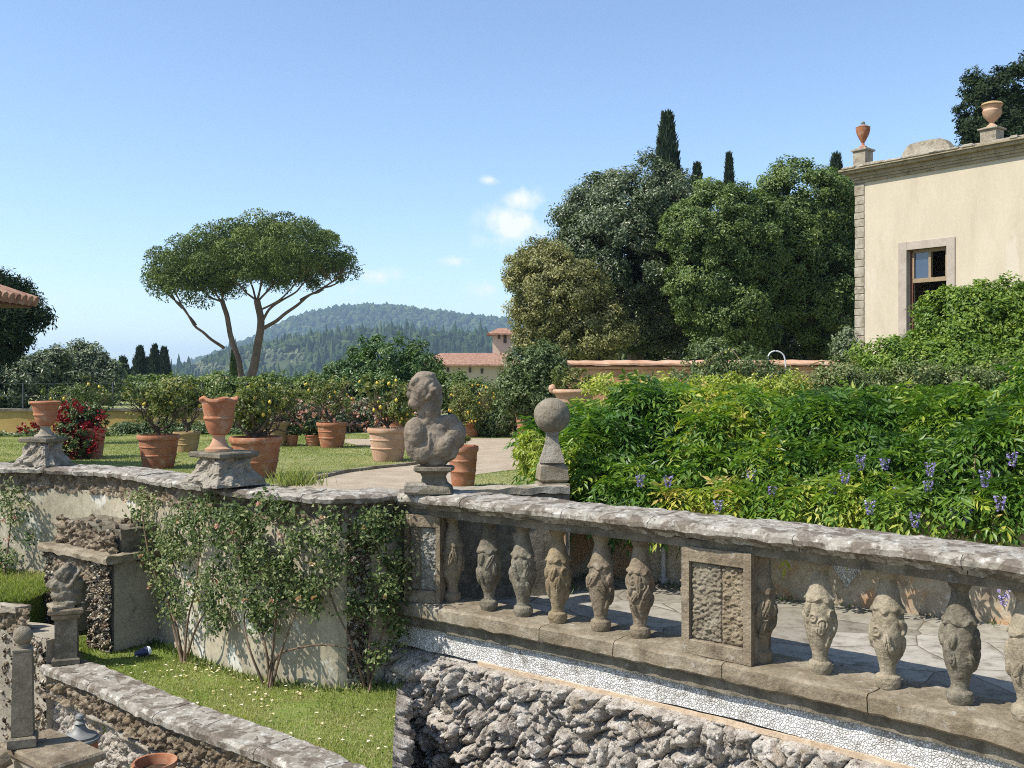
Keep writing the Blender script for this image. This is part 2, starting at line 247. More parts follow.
class Buf:
    """collects shapes; build() links them as ONE mesh"""
    def __init__(s): s.V = []; s.Q = []; s.T = []; s.n = 0; s.t = []
    def add(s, V, Q=None, T=None, tint=None):
        V = np.asarray(V, float).reshape(-1, 3); s.V.append(V)
        if Q is not None and len(Q): s.Q.append(np.asarray(Q) + s.n)
        if T is not None and len(T): s.T.append(np.asarray(T) + s.n)
        s.t.append(np.full(len(V), .5) if tint is None else np.broadcast_to(tint, (len(V),))); s.n += len(V)
    def box(s, c, d, rz=0.0, bev=0.0, taper=1.0):
        c = np.array(c, float); hx, hy, hz = np.array(d, float)/2
        if bev > 0:
            b_ = min(bev, hx*.9, hy*.9, hz*.9); rings = [(-hz, b_), (-hz+b_, 0), (hz-b_, 0), (hz, b_)]
        else: rings = [(-hz, 0), (hz, 0)]
        V = []
        for z, i in rings:
            k = 1 + (taper-1)*(z+hz)/(2*hz)
            for x, y in ((-hx+i, -hy+i), (hx-i, -hy+i), (hx-i, hy-i), (-hx+i, hy-i)): V.append((x*k, y*k, z))
        V = np.array(V); cs, sn = math.cos(rz), math.sin(rz)
        V = np.c_[V[:,0]*cs - V[:,1]*sn, V[:,0]*sn + V[:,1]*cs, V[:,2]] + c
        Q = []
        m_ = len(rings)
        for r_ in range(m_-1):
            for k in range(4): Q.append((r_*4+k, r_*4+(k+1) % 4, (r_+1)*4+(k+1) % 4, (r_+1)*4+k))
        Q.append((3, 2, 1, 0)); Q.append(((m_-1)*4, (m_-1)*4+1, (m_-1)*4+2, (m_-1)*4+3)); s.add(V, Q)
    def tube(s, pts, rad, sides=8, cap=True):
        pts = np.array(pts, float); n_ = len(pts); rad = np.broadcast_to(rad, (n_,))
        t = np.gradient(pts, axis=0); t /= np.linalg.norm(t, axis=1)[:, None] + 1e-9
        ref = np.array([0, 0, 1.0]) if abs(t[0][2]) < .9 else np.array([1.0, 0, 0]); V = []
        for i in range(n_):
            a = np.cross(ref, t[i]); na = np.linalg.norm(a)
            a = a/na if na > 1e-6 else np.array([1., 0, 0]); b_ = np.cross(t[i], a); ref = np.cross(a, b_) if False else ref
            th = np.arange(sides)*2*PI/sides; V.append(pts[i] + rad[i]*(np.cos(th)[:, None]*a + np.sin(th)[:, None]*b_))
        V = np.vstack(V); i, k = np.meshgrid(np.arange(n_-1), np.arange(sides), indexing='ij'); k2 = (k+1) % sides
        Q = np.stack([i*sides+k, i*sides+k2, (i+1)*sides+k2, (i+1)*sides+k], -1).reshape(-1, 4); T = []
        if cap:
            V = np.vstack([V, pts[0], pts[-1]]); a0 = n_*sides
            T = [(a0, (q+1) % sides, q) for q in range(sides)] + [(a0+1, (n_-1)*sides+q, (n_-1)*sides+(q+1) % sides) for q in range(sides)]
        s.add(V, Q, T)
    def lathe(s, prof, c=(0, 0, 0), sides=32, disp=None, sq=0.0):
        prof = np.array(prof, float); th = np.arange(sides)*2*PI/sides; V = []
        for r_, z in prof:
            rr = np.full(sides, r_)
            if sq: rr = r_/np.maximum(np.abs(np.cos(th)), np.abs(np.sin(th)))*sq + r_*(1-sq)
            if disp is not None and r_ > 1e-4: rr = rr + disp(th, z)
            V.append(np.c_[rr*np.cos(th), rr*np.sin(th), np.full(sides, z)])
        V = np.vstack(V) + np.array(c, float); n_ = len(prof)
        i, k = np.meshgrid(np.arange(n_-1), np.arange(sides), indexing='ij'); k2 = (k+1) % sides
        s.add(V, np.stack([i*sides+k, i*sides+k2, (i+1)*sides+k2, (i+1)*sides+k], -1).reshape(-1, 4))
    def leaves(s, Pt, D, N, Ln, W, tint):
        n_ = len(Pt)
        if n_ == 0: return
        S = np.cross(D, N); S /= np.linalg.norm(S, axis=1)[:, None] + 1e-9
        Nn = np.cross(S, D); Ln = np.broadcast_to(Ln, (n_,))[:, None]; W = np.broadcast_to(W, (n_,))[:, None]
        V = np.stack([Pt, Pt + D*Ln*.45 + S*W*.5 + Nn*W*.12, Pt + D*Ln - Nn*W*.15, Pt + D*Ln*.45 - S*W*.5 + Nn*W*.12], 1).reshape(-1, 3)
        s.add(V, np.arange(n_*4).reshape(-1, 4), None, np.repeat(np.broadcast_to(tint, (n_,)), 4))
    def build(s, name, mat, parent=None, smooth=False, rel=None, sharp=35):
        V = np.vstack(s.V)
        if rel is not None: V = V - np.array(rel)
        Fs = []
        if s.Q: Fs.append(np.vstack(s.Q))
        if s.T: Fs.append(np.vstack(s.T))
        return mkobj(name, V, Fs, mat, parent, smooth, np.concatenate(s.t), sharp)
def unit(v): return v/(np.linalg.norm(v, axis=-1, keepdims=True) + 1e-9)
def rdir(n_): return unit(rng.normal(size=(n_, 3)))
def _h(ix, iy, iz, k=0):
    h = (ix.astype(np.int64)*374761393 + iy.astype(np.int64)*668265263 + iz.astype(np.int64)*2147483647 + k*974634777) & 0xffffffff
    h = ((h ^ (h >> 13))*1274126177) & 0xffffffff; h = ((h ^ (h >> 16))*2246822519) & 0xffffffff
    return ((h ^ (h >> 15)) & 0xffffff)/float(0xffffff)
def vnoise(p, k=0):
    i = np.floor(p).astype(np.int64); f = p - i; f = f*f*(3-2*f); r_ = 0
    for a in (0, 1):
        for b_ in (0, 1):
            for c in (0, 1):
                wt = (f[..., 0] if a else 1-f[..., 0])*(f[..., 1] if b_ else 1-f[..., 1])*(f[..., 2] if c else 1-f[..., 2])
                r_ = r_ + wt*_h(i[..., 0]+a, i[..., 1]+b_, i[..., 2]+c, k)
    return r_*2-1
def fbm(p, oct_=4, k=0, g=.5):
    r_ = 0; a = 1.0
    for o_ in range(oct_): r_ = r_ + a*vnoise(p*(2.03**o_) + o_*17.3, k+o_); a *= g
    return r_
def worley(p, k=0):
    """p (n,3): distance to nearest and second nearest jittered cell point and a cell value"""
    i = np.floor(p).astype(np.int64); f1 = np.full(len(p), 9.); f2 = np.full(len(p), 9.); idv = np.zeros(len(p))
    for a in (-1, 0, 1):
        for b_ in (-1, 0, 1):
            for c in (-1, 0, 1):
                x, y, z = i[:, 0]+a, i[:, 1]+b_, i[:, 2]+c
                q = np.stack([x+_h(x, y, z, k), y+_h(x, y, z, k+1), z+_h(x, y, z, k+2)], 1)
                d = np.linalg.norm(q-p, axis=1); h = _h(x, y, z, k+5); n1 = d < f1
                f2 = np.where(n1, f1, np.minimum(f2, d)); idv = np.where(n1, h, idv); f1 = np.where(n1, d, f1)
    return f1, f2, idv
def grid_faces(nu, nv):
    i, j = np.meshgrid(np.arange(nu-1), np.arange(nv-1), indexing='ij')
    return np.stack([i*nv+j, (i+1)*nv+j, (i+1)*nv+j+1, i*nv+j+1], -1).reshape(-1, 4)
class Curve:
    """a plan curve; n points inward (away from the eye)"""
    def __init__(s, pts, inward=1):
        pts = np.array(pts, float); d = np.r_[0, np.cumsum(np.linalg.norm(np.diff(pts, axis=0), axis=1))]; s.L = d[-1]; s.pts = pts; s.d = d; s.inw = inward
    def at(s, t):
        t = np.asarray(t, float); x = np.interp(t, s.d, s.pts[:, 0]); y = np.interp(t, s.d, s.pts[:, 1])
        e = .05; a = np.clip(t-e, 0, s.L); b_ = np.clip(t+e, 0, s.L)
        tx = np.interp(b_, s.d, s.pts[:, 0]) - np.interp(a, s.d, s.pts[:, 0]); ty = np.interp(b_, s.d, s.pts[:, 1]) - np.interp(a, s.d, s.pts[:, 1])
        q = np.hypot(tx, ty)+1e-9; tx /= q; ty /= q
        return np.stack([x, y], -1), np.stack([-ty, tx], -1)*s.inw
def sweep(buf, cv, t0, t1, prof, step=.06, rough=0.0, rs=6.0, jag=None):
    """closed profile [(offset inward, z)] swept along the curve, capped"""
    prof = np.array(prof, float)
    if rough:                                     # denser profile so that the edges can wear
        q = []
        for a, b_ in zip(prof, np.roll(prof, -1, axis=0)):
            k = max(1, int(np.linalg.norm(b_-a)/.035))
            for j in range(k): q.append(a+(b_-a)*j/k)
        prof = np.array(q)
    n_ = max(2, int((t1-t0)/step)+1); t = np.linspace(t0, t1, n_); c, nn = cv.at(t); m_ = len(prof)
    V = np.zeros((n_, m_, 3)); V[:, :, 0] = c[:, None, 0] + nn[:, None, 0]*prof[None, :, 0]; V[:, :, 1] = c[:, None, 1] + nn[:, None, 1]*prof[None, :, 0]; V[:, :, 2] = prof[None, :, 1]
    if rough:
        W = V.reshape(-1, 3); d = np.stack([fbm(W*rs, 3, 11), fbm(W*rs, 3, 23), fbm(W*rs, 3, 37)], 1)*rough; V = (W+d).reshape(V.shape)
    i, j = np.meshgrid(np.arange(n_-1), np.arange(m_), indexing='ij'); j2 = (j+1) % m_
    Q = np.stack([i*m_+j, i*m_+j2, (i+1)*m_+j2, (i+1)*m_+j], -1).reshape(-1, 4); W = V.reshape(-1, 3); k = len(W)
    W = np.vstack([W, V[0].mean(0), V[-1].mean(0)])
    T = [(k, (q+1) % m_, q) for q in range(m_)] + [(k+1, (n_-1)*m_+q, (n_-1)*m_+(q+1) % m_) for q in range(m_)]
    buf.add(W, Q, T)
def rockface(cv, t0, t1, z0, z1, off, lump=.16, amp=.1, res=.009, batter=0.0, k=0, fine=.02, zfun=None, tuck=0):
    """a rough face of knobbly rock along a curve; off inward, amp pushes out towards the eye"""
    nu = max(2, int((t1-t0)/res)); nv = max(2, int(abs(z1-z0)/res)); t = np.linspace(t0, t1, nu); v = np.linspace(0, 1, nv)
    c, nn = cv.at(t); zt = np.full(nu, z1) if zfun is None else zfun(t)
    Z = z0 + (zt[:, None]-z0)*v[None, :]; S = np.repeat(t[:, None], nv, 1)
    p = np.stack([S, Z, np.zeros_like(Z)], -1).reshape(-1, 3); wp = p + .05*np.stack([fbm(p*5, 3, k+1), fbm(p*5, 3, k+2), 0*p[:, 0]], 1)
    a1, a2, h1 = worley(wp/lump, k); b1, b2, h2 = worley(wp/(lump*.46)+7, k+9); e1, e2, h3 = worley(wp/(lump*.2)+3, k+19)
    sph = lambda f: np.sqrt(np.clip(1-(f/1.0)**2, 0, 1))
    d = amp*(sph(a1)*(.35+.75*h1) - .50*np.exp(-(a2-a1)*10)) + amp*.48*(sph(b1)*(.3+.8*h2) - .40*np.exp(-(b2-b1)*8)) + amp*.20*(sph(e1)*(.3+h3) - .5*(h3 > .82)) + fine*fbm(p*30, 4, k+3, .6) - amp*.35
    d = d.reshape(nu, nv)
    if tuck: tk = np.clip(np.arange(nv)/5., 0, 1)[None, :]; d = d*tk - tuck*(1-tk)
    oo = off - d - batter*(z0-Z)
    V = np.zeros((nu, nv, 3)); V[..., 0] = c[:, None, 0] + nn[:, None, 0]*oo; V[..., 1] = c[:, None, 1] + nn[:, None, 1]*oo; V[..., 2] = Z
    return V.reshape(-1, 3), grid_faces(nu, nv)

# ================================================================ THE SETTING
def spline(pts, n_=80):
    pts = np.array(pts, float); d = np.r_[0, np.cumsum(np.linalg.norm(np.diff(pts, axis=0), axis=1))]
    m_ = np.zeros_like(pts); m_[1:-1] = (pts[2:]-pts[:-2])/(d[2:]-d[:-2])[:, None]; m_[0] = (pts[1]-pts[0])/(d[1]-d[0]); m_[-1] = (pts[-1]-pts[-2])/(d[-1]-d[-2])
    t = np.linspace(0, d[-1], n_); i = np.clip(np.searchsorted(d, t, 'right')-1, 0, len(d)-2); h = (d[i+1]-d[i])[:, None]; u = ((t-d[i])[:, None])/h
    return (2*u**3-3*u**2+1)*pts[i] + (u**3-2*u**2+u)*h*m_[i] + (-2*u**3+3*u**2)*pts[i+1] + (u**3-u**2)*h*m_[i+1]
BAL = Curve(spline([(-1.12, 9.20), (-.64, 8.84), (.35, 8.08), (.96, 7.60), (1.62, 7.05), (2.34, 6.42), (2.95, 5.78), (3.5, 5.06), (3.95, 4.2), (4.2, 3.3)]))
WAL = Curve(spline([(-9.5, 12.6), (-7.6, 12.1), (-5.96, 11.62), (-4.96, 11.35), (-4.3, 10.95), (-3.29, 9.98), (-2.41, 9.2), (-1.60, 8.83), (-1.22, 8.97), (-.97, 9.24)]))
RET = Curve([(-1.0, 9.30), (-.3, 9.62), (.56, 9.80)])
BACK = Curve(spline([(.52, 9.78), (.54, 10.2), (.72, 10.72), (1.1, 10.6), (1.5, 10.4), (2.49, 9.7), (3.55, 9.05), (4.23, 8.62), (5.5, 7.6), (6.5, 6.2)], 200))
ZG = -1.42      # garden terrace
ZF = -2.15      # balcony floor
ZS = -2.78      # grass shelf
def flat(name, poly, z, mat, kind='structure', depth=None):
    poly = [(float(a), float(b_)) for a, b_ in poly]; bm = bmesh.new(); vs = [bm.verts.new((x, y, z)) for x, y in poly]; f = bm.faces.new(vs); bm.normal_update()
    if f.normal.z < 0: f.normal_flip()
    if depth:
        r_ = bmesh.ops.extrude_face_region(bm, geom=[f]); nv_ = [e for e in r_['geom'] if isinstance(e, bmesh.types.BMVert)]
        for v in nv_: v.co.z -= depth
        bmesh.ops.recalc_face_normals(bm, faces=bm.faces)
    bmesh.ops.triangulate(bm, faces=[f_ for f_ in bm.faces if len(f_.verts) > 4])
    me = bpy.data.meshes.new(name); bm.to_mesh(me); bm.free(); me.materials.append(mat); o = bpy.data.objects.new(name, me); C.objects.link(o)
    if kind: o['kind'] = kind
    return o
# far ground: one sheet to the horizon, then the lower court, the garden plateau, the lawn and the gravel
n_ = 90; rr = np.r_[0, np.geomspace(8, 30000, n_-1)]; th = np.arange(96)*2*PI/96
V = np.zeros((n_, 96, 3)); V[..., 0] = rr[:, None]*np.cos(th); V[..., 1] = rr[:, None]*np.sin(th)
V[..., 2] = -5.0 - np.clip((rr-60)/400, 0, 1)[:, None]*9 + fbm(V.reshape(-1, 3)/300., 3, 5).reshape(n_, 96)*np.clip((rr-100)/600, 0, 1)[:, None]*3
i, k = np.meshgrid(np.arange(n_-1), np.arange(96), indexing='ij'); k2 = (k+1) % 96
struct(mkobj('ground', V.reshape(-1, 3), np.stack([i*96+k, (i+1)*96+k, (i+1)*96+k2, i*96+k2], -1).reshape(-1, 4), M['earth']))
wl, wn = WAL.at(np.linspace(0, WAL.L, 30)); wb = wl + wn*.30
bk, bn = BACK.at(np.linspace(0, BACK.L, 40)); bb = bk + bn*.25
plate = [tuple(p) for p in wb] + [(-.35, 9.85), (.50, 10.0)] + [tuple(p) for p in bb] + [(14, 6), (60, 20), (60, 75), (-60, 75), (-60, 12.6)]
flat('lawn', plate, ZG, M['lawn'], depth=3.9)
flat('gravel_path', [G(px, py, ZG)[:2] for px, py in [(250,496),(300,484),(345,473.5),(380,469),(413,465.5),(440,460),(462,452),(466,446.5),(360,446),(345,443),(345,439.5),(420,438.6),(575,438.6),(575,456),(560,462),(522,469),(478,474.5),(452,484),(440,500)]], ZG+.006, M['gravel'])
kc = Curve(spline([G(px, py, ZG)[:2] for px, py in [(270,490),(300,483.6),(345,473),(380,468.5),(413,465),(440,459.5),(461,451.6)]]))
b_ = Buf(); sweep(b_, kc, 0, kc.L, [(-.04, ZG-.05), (-.04, ZG+.05), (.03, ZG+.05), (.03, ZG-.05)], .1, .01); struct(b_.build('path_edging', M['sill']))
# balcony floor
t = np.linspace(0, BAL.L, 40); bl, bn2 = BAL.at(t); fl = bl + bn2*.38
flat('balcony_floor', [tuple(p) for p in fl] + [(8, 3.3), (8, 6.4)] + [tuple(p) for p in (bk+bn*.1)[::-1]] + [(.5, 9.9), (-.3, 9.72), (-.9, 9.45)], ZF, M['paving'], depth=2.8)
# grass shelf under the long wall, upper little shelf at the left, the court below
kin = [G(px, py, ZS)[:2] for px, py in [(346,768),(264,734),(175,712),(147,691),(110,674),(75,661)]]
KO = Curve(spline([(-.2, 6.0)] + [G(px, py, ZS)[:2] for px, py in [(345,795),(264,758),(155,718),(100,692),(44,669)]]), -1)
foot, fn = WAL.at(np.linspace(WAL.L*.36, WAL.L, 24)); foot = foot + fn*.08
kc_, kn_ = KO.at(np.linspace(0, KO.L, 30))
shelf = [(-1.0, 8.9), (-.86, 7.4), (-.72, 6.2)] + [tuple(p) for p in (kc_ - kn_*0 + KO.at(np.linspace(0, KO.L, 30))[1]*.12)] + [(-5.4, 10.2), (-5.6, 11.2)] + [tuple(p) for p in foot]
flat('grass_shelf', shelf, ZS, M['turf'], depth=2.3)
flat('upper_grass_shelf', [(-5.05, 10.3), (-5.0, 11.5), (-7, 12.2), (-9.5, 12.8), (-9.5, 10.2), (-7.5, 10.15), (-5.6, 10.15)], -2.30, M['turf'], depth=2.6)
flat('lower_court', [(-12, 2), (4.5, 2), (4.5, 9.5), (-12, 11)], -4.9, M['gravel'])

# ---------------------------------------------------------------- long garden wall with its coping
wall = empty('garden_wall', (0, 0, 0), 'long curved stucco retaining wall with peeling paint below the potted lemon garden', 'wall')
b_ = Buf(); sweep(b_, WAL, 0, WAL.L, [(.04, -4.2), (.04, -1.30), (.36, -1.30), (.36, -4.2)], .12, .006, 3); b_.build('wall_face', M['stucco'], wall)
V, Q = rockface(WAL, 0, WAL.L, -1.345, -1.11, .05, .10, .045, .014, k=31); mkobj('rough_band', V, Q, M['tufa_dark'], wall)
rp = BAL  # coping slabs with worn edges; top face carries urns
b_ = Buf()
e = 0.0; ks = 0
while e < WAL.L-.02:
    ln = .75 + .35*random.random(); e1 = min(WAL.L, e+ln); dz = random.uniform(-.006, .006)
    if WAL.L-e1 < .3: e1 = WAL.L
    sweep(b_, WAL, e+.004, e1-.004, [(-.055, -1.125+dz), (-.065, -1.085+dz), (-.03, -1.062+dz), (.40, -1.055+dz), (.42, -1.12+dz)], .035, .012, 11); e = e1
b_.build('coping', M['cap'], wall, True)
# pebble pilaster strip on the wall behind the roses
tpil = WAL.L*.945
V, Q = rockface(WAL, tpil-.10, tpil+.13, -2.8, -1.33, .04, .06, .035, .01, k=41); mkobj('pebble_strip', V, Q, M['pebble'], wall)

# ---------------------------------------------------------------- balustrade
bal = empty('balustrade', (0, 0, 0), 'curved sandstone balustrade of carved balusters between two panelled piers above the rockwork', 'balustrade')
b_ = Buf(); e = 0.0; cuts = [0, .62, 1.72, 2.42, 3.35, 4.4, 5.45, 6.6, BAL.L]
for a, c in zip(cuts[:-1], cuts[1:]):
    if c > a: sweep(b_, BAL, a+.004, c-.004, [(-.03, -2.175), (-.045, -2.16), (-.045, -2.065), (-.02, -2.05), (.44, -2.05), (.44, -2.2)], .035, .007, 12)
b_.build('plinth_course', M['sill'], bal, True)
b_ = Buf(); sweep(b_, BAL, .02, BAL.L, [(.03, -2.28), (.03, -2.176), (.40, -2.176), (.40, -2.28)], .08, .008); b_.build('plinth_bed', M['sand2'], bal, True)
b_ = Buf(); cuts = [-.0, .9, 1.95, 2.75, 3.9, 5.0, 6.1, BAL.L]
for a, c in zip(cuts[:-1], cuts[1:]):
    dz = random.uniform(-.004, .004)
    sweep(b_, BAL, a+.003, c-.003, [(.03, -1.205), (.015, -1.17), (-.045, -1.165), (-.075, -1.14+dz), (-.075, -1.105+dz), (-.045, -1.078+dz), (0.02, -1.066+dz), (.38, -1.060+dz), (.45, -1.08+dz), (.475, -1.12), (.46, -1.16), (.37, -1.175), (.36, -1.205)], .03, .011, 12)
b_.build('handrail', M['cap'], bal, True)
b_ = Buf(); sweep(b_, BAL, .02, BAL.L, [(.05, -1.27), (.045, -1.215), (.03, -1.20), (.36, -1.20), (.345, -1.215), (.34, -1.27)], .06, .006); b_.build('underrail_moulding', M['sand2'], bal, True)
ZB0, ZB1 = -2.052, -1.262
def curve_t(cv, px, off):
    t = np.linspace(0, cv.L, 4000); c, nn = cv.at(t); q = c + nn*off; return t[np.argmin(np.abs(q[:, 0]/q[:, 1]*F+512-px))]
def leaf_relief(seed):
    r_ = np.random.default_rng(seed); L_ = []
    for j in range(13):
        L_.append((r_.uniform(0, 2*PI) if j > 5 else j*PI/3 + r_.uniform(-.2, .2), r_.uniform(.30, .58), r_.uniform(-.6, .6), r_.uniform(.05, .085), r_.uniform(.020, .030)))
    sw = [(r_.uniform(0, 2*PI), r_.uniform(.36, .56), r_.uniform(.02, .032)) for _ in range(6)]
    def f(X):                                        # X (n,2): angle, height 0..1
        th, h = X[:, 0], X[:, 1]; out = np.zeros(len(X))
        for (a, hc, rot, ln, wd) in L_:
            dx = ((th-a+PI) % (2*PI)-PI)*.105; dz = (h-hc)*.79; u = dx*math.cos(rot)+dz*math.sin(rot); v = -dx*math.sin(rot)+dz*math.cos(rot)
            q = (u/wd)**2 + (v/ln)**2; m_ = np.clip(1-q, 0, 1); lf = .019*m_**.4 - .006*np.exp(-(u/.004)**2)*(m_ > .02); out = np.where(q < 1, np.maximum(out, lf), out - .007*np.exp(-((np.sqrt(q)-1)/.16)**2))
        for (a, hc, r0) in sw:
            dx = ((th-a+PI) % (2*PI)-PI)*.105; dz = (h-hc)*.79; rr_ = np.hypot(dx, dz); sp = .014*np.exp(-((rr_-r0)/.009)**2) + .012*np.exp(-(rr_/.010)**2); out = np.maximum(out, sp*(rr_ < r0*1.6))
        w_ = np.clip((h-.20)/.04, 0, 1)*np.clip((.655-h)/.04, 0, 1); return out*w_
    return f
PROF = np.array([1.0, 1.0])*np.array([(0,0),(.078,0),(.083,.02),(.090,.055),(.084,.10),(.058,.118),(.054,.15),(.060,.20),(.078,.26),(.098,.34),(.108,.44),(.108,.56),(.102,.635),(.1125,.648),(.110,.668),(.096,.70),(.083,.745),(.067,.81),(.056,.865),(.056,.90),(.070,.93),(.080,.955),(.082,1.0),(0,1.0)]); PROF[:, 0] *= .92
def baluster_mesh(buf, c, seed, half=None, ang=0.0, H=ZB1-ZB0, relief=True):
    dd = np.r_[0, np.cumsum(np.hypot(np.diff(PROF[:, 0])*1.0, np.diff(PROF[:, 1]*.79)))]; t = np.linspace(0, dd[-1], 170); rr_ = np.interp(t, dd, PROF[:, 0]); zz = np.interp(t, dd, PROF[:, 1])
    ns = 120; th = np.arange(ns)*2*PI/ns; R, T = np.meshgrid(rr_, th, indexing='ij'); Z = np.repeat(zz[:, None], ns, 1)
    d = np.zeros_like(R)
    if relief: d = leaf_relief(seed)(np.stack([T.ravel(), Z.ravel()], 1)).reshape(R.shape)*1.15
    wav = .008*np.sin(T*9+seed)*np.exp(-((Z-.650)/.018)**2)
    pp = np.stack([R*np.cos(T), R*np.sin(T), Z*.79], -1).reshape(-1, 3)
    ero = fbm(pp*22+seed*5, 3, 3).reshape(R.shape)*.003 + fbm(pp*6+seed*9, 2, 8).reshape(R.shape)*.005
    Zw = Z + .014*np.sin(T*5+seed*2.)*np.exp(-((Z-.652)/.03)**2)
    R2 = np.where(R > .002, np.maximum(R + d + wav + ero, .001), 0); a = T+ang
    V = np.stack([c[0]+R2*np.cos(a), c[1]+R2*np.sin(a), c[2]+Zw*H], -1).reshape(-1, 3)
    nr = len(t); i, k = np.meshgrid(np.arange(nr-1), np.arange(ns), indexing='ij'); k2 = (k+1) % ns
    buf.add(V, np.stack([i*ns+k, i*ns+k2, (i+1)*ns+k2, (i+1)*ns+k], -1).reshape(-1, 4))
bal_px = [(489, 'sand2'), (523, 'sand2'), (558, 'sand3'), (601, 'sand1'), (640, 'sand1'), (820, 'sand4'), (888, 'sand4'), (960, 'sand2'), (1026, 'sand4'), (1110, 'sand2'), (1210, 'sand1')]
for i, (px, mt) in enumerate(bal_px):
    t = curve_t(BAL, px, .20); c, nn = BAL.at(t); c = c + nn*.20; b_ = Buf(); baluster_mesh(b_, (c[0], c[1], ZB0), 3+i, ang=.7*i)
    q = b_.build('baluster', M[mt], bal, True)
    if mt == 'sand3': q['label'] = 'ochre coloured baluster'
# piers with recessed hammered panels and half balusters on their flanks
def pier(pxc, wpx, panels, seed, half_l=True, half_r=True, lab=None, turn=0.0, dep=.27, fw=.062, hb=-.012):
    t = curve_t(BAL, pxc, 0.0); c, nn = BAL.at(t); tg = np.array([nn[1], -nn[0]]); tg = tg if tg[0] > 0 else -tg
    tg = np.array([tg[0]*math.cos(turn)-tg[1]*math.sin(turn), tg[0]*math.sin(turn)+tg[1]*math.cos(turn)]); nn = np.array([-tg[1], tg[0]])
    Wd = wpx; rz = math.atan2(tg[1], tg[0]); H = ZB1-ZB0+.012; zc = ZB0+H/2-.004
    def pt(u, v): q = c + tg*u + nn*v; return q
    pr = empty('pier', (0, 0, 0), None, None); pr.parent = bal
    if lab: pr['label'] = lab
    b_ = Buf(); m0 = pt(0, .065+dep/2); b_.box((m0[0], m0[1], zc), (Wd, dep, H), rz, .008)
    b_.build('pier_body', M['sand1'], pr)
    b_ = Buf()                                              # raised frame
    for (u, z_, du, dz) in ((-Wd/2+fw/2, zc, fw, H), (Wd/2-fw/2, zc, fw, H), (0, zc+H/2-.06, Wd-2*fw-.004, .115), (0, zc-H/2+.06, Wd-2*fw-.004, .115)):
        q = pt(u, .045); b_.box((q[0], q[1], z_), (du, .05, dz-.004), rz, .006)
    V = np.vstack(b_.V); b_.build('pier_frame', M['sand1'], pr)
    u0 = -Wd/2+fw+.004; tw = Wd-2*fw-.008; gap = .004
    for j, (fr, mt) in enumerate(panels):
        du = tw*fr; nu, nv = int(du/.006), int((H-.24)/.006); uu = np.linspace(u0+gap, u0+du-gap, nu); vv = np.linspace(zc-H/2+.12, zc+H/2-.12, nv); U, Z = np.meshgrid(uu, vv, indexing='ij')
        p = np.stack([U*1.0, Z*1.0, 0*U+seed+j], -1).reshape(-1, 3); f1, f2, h = worley(p*np.array([26, 44, 1])+fbm(p*20, 2, 4)[:, None]*.5, seed)
        d = (.020*np.clip(1-f1, 0, 1)*(.5+h) + .006*fbm(p*60, 2, 6)).reshape(U.shape); d[0] = d[-1] = -.01; d[:, 0] = d[:, -1] = -.01
        X = c[0] + tg[0]*U + nn[0]*(.062-d); Y = c[1] + tg[1]*U + nn[1]*(.062-d)
        mkobj('panel', np.stack([X, Y, Z], -1).reshape(-1, 3), grid_faces(nu, nv), M[mt], pr); u0 += du
    for sgn, on in ((-1, half_l), (1, half_r)):
        if on:
            q = pt(sgn*(Wd/2+hb), .065+dep/2); b_ = Buf(); baluster_mesh(b_, (q[0], q[1], ZB0), seed+20+sgn, ang=rz); b_.build('half_baluster', M['sand1'], pr, True)
pier(421, .35, [(.38, 'hammered'), (.62, 'hammered3')], 2, False, True, 'corner pier with a grey speckled panel', .30, .24, .04, .05)
pier(714, .56, [(.58, 'hammered'), (.42, 'hammered2')], 5, True, True, 'middle pier with a two-tone hammered panel')

# ---------------------------------------------------------------- rockwork under the balcony
rw = empty('rockwork_wall', (0, 0, 0), 'rough grey tufa rockwork wall under the balustrade with a white mosaic band', 'wall')
RC = Curve(np.vstack([[(-.55, 10.2), (-.80, 9.75)], BAL.pts + BAL.at(BAL.d)[1]*.06]))
RC = BAL
V, Q = rockface(BAL, .0, BAL.L, -2.495, -4.9, .03, .24, .20, .0075, batter=.07, k=3, fine=.016, tuck=.09); mkobj('rockwork', V, Q, M['tufa'], rw)
LC = Curve([(-.95, 9.9), (-1.06, 9.30), (-1.05, 9.16), (-.98, 9.05)])
ZC = -2.42
b_ = Buf(); n0 = 160
t = np.linspace(0.0, BAL.L, n0); c, nn = BAL.at(t); vz = np.linspace(-2.27, -2.47, 9)
V = np.zeros((n0, 9, 3)); wob = fbm(np.stack([t*2, 0*t, 0*t], -1), 3, 2)*.018
for j in range(9):
    o_ = .085 - .03*(j/8.); V[:, j, 0] = c[:, 0]+nn[:, 0]*o_; V[:, j, 1] = c[:, 1]+nn[:, 1]*o_; V[:, j, 2] = vz[j] - wob*(j/8.)
b_.add(V.reshape(-1, 3), grid_faces(n0, 9)); b_.build('mosaic_band', M['mosaic'], rw, True)
b_ = Buf(); sweep(b_, BAL, 1.0, BAL.L, [(.05, -2.515), (.045, -2.475), (.3, -2.468), (.3, -2.515)], .06, .008, 5); b_.build('mortar_band', M['beige'], rw, True)
# left flank of the balcony, facing the long wall
c0, nn0 = BAL.at(0.0); FLK = Curve([(c0[0]+nn0[0]*1.6-.02, c0[1]+nn0[1]*1.6), (c0[0]+nn0[0]*.10, c0[1]+nn0[1]*.10), (c0[0]+.06, c0[1]-.03)])
V, Q = rockface(FLK, 0, FLK.L, -2.27, -4.9, .02, .18, .10, .014, k=13); mkobj('rock_flank', V, Q, M['tufa'], rw)

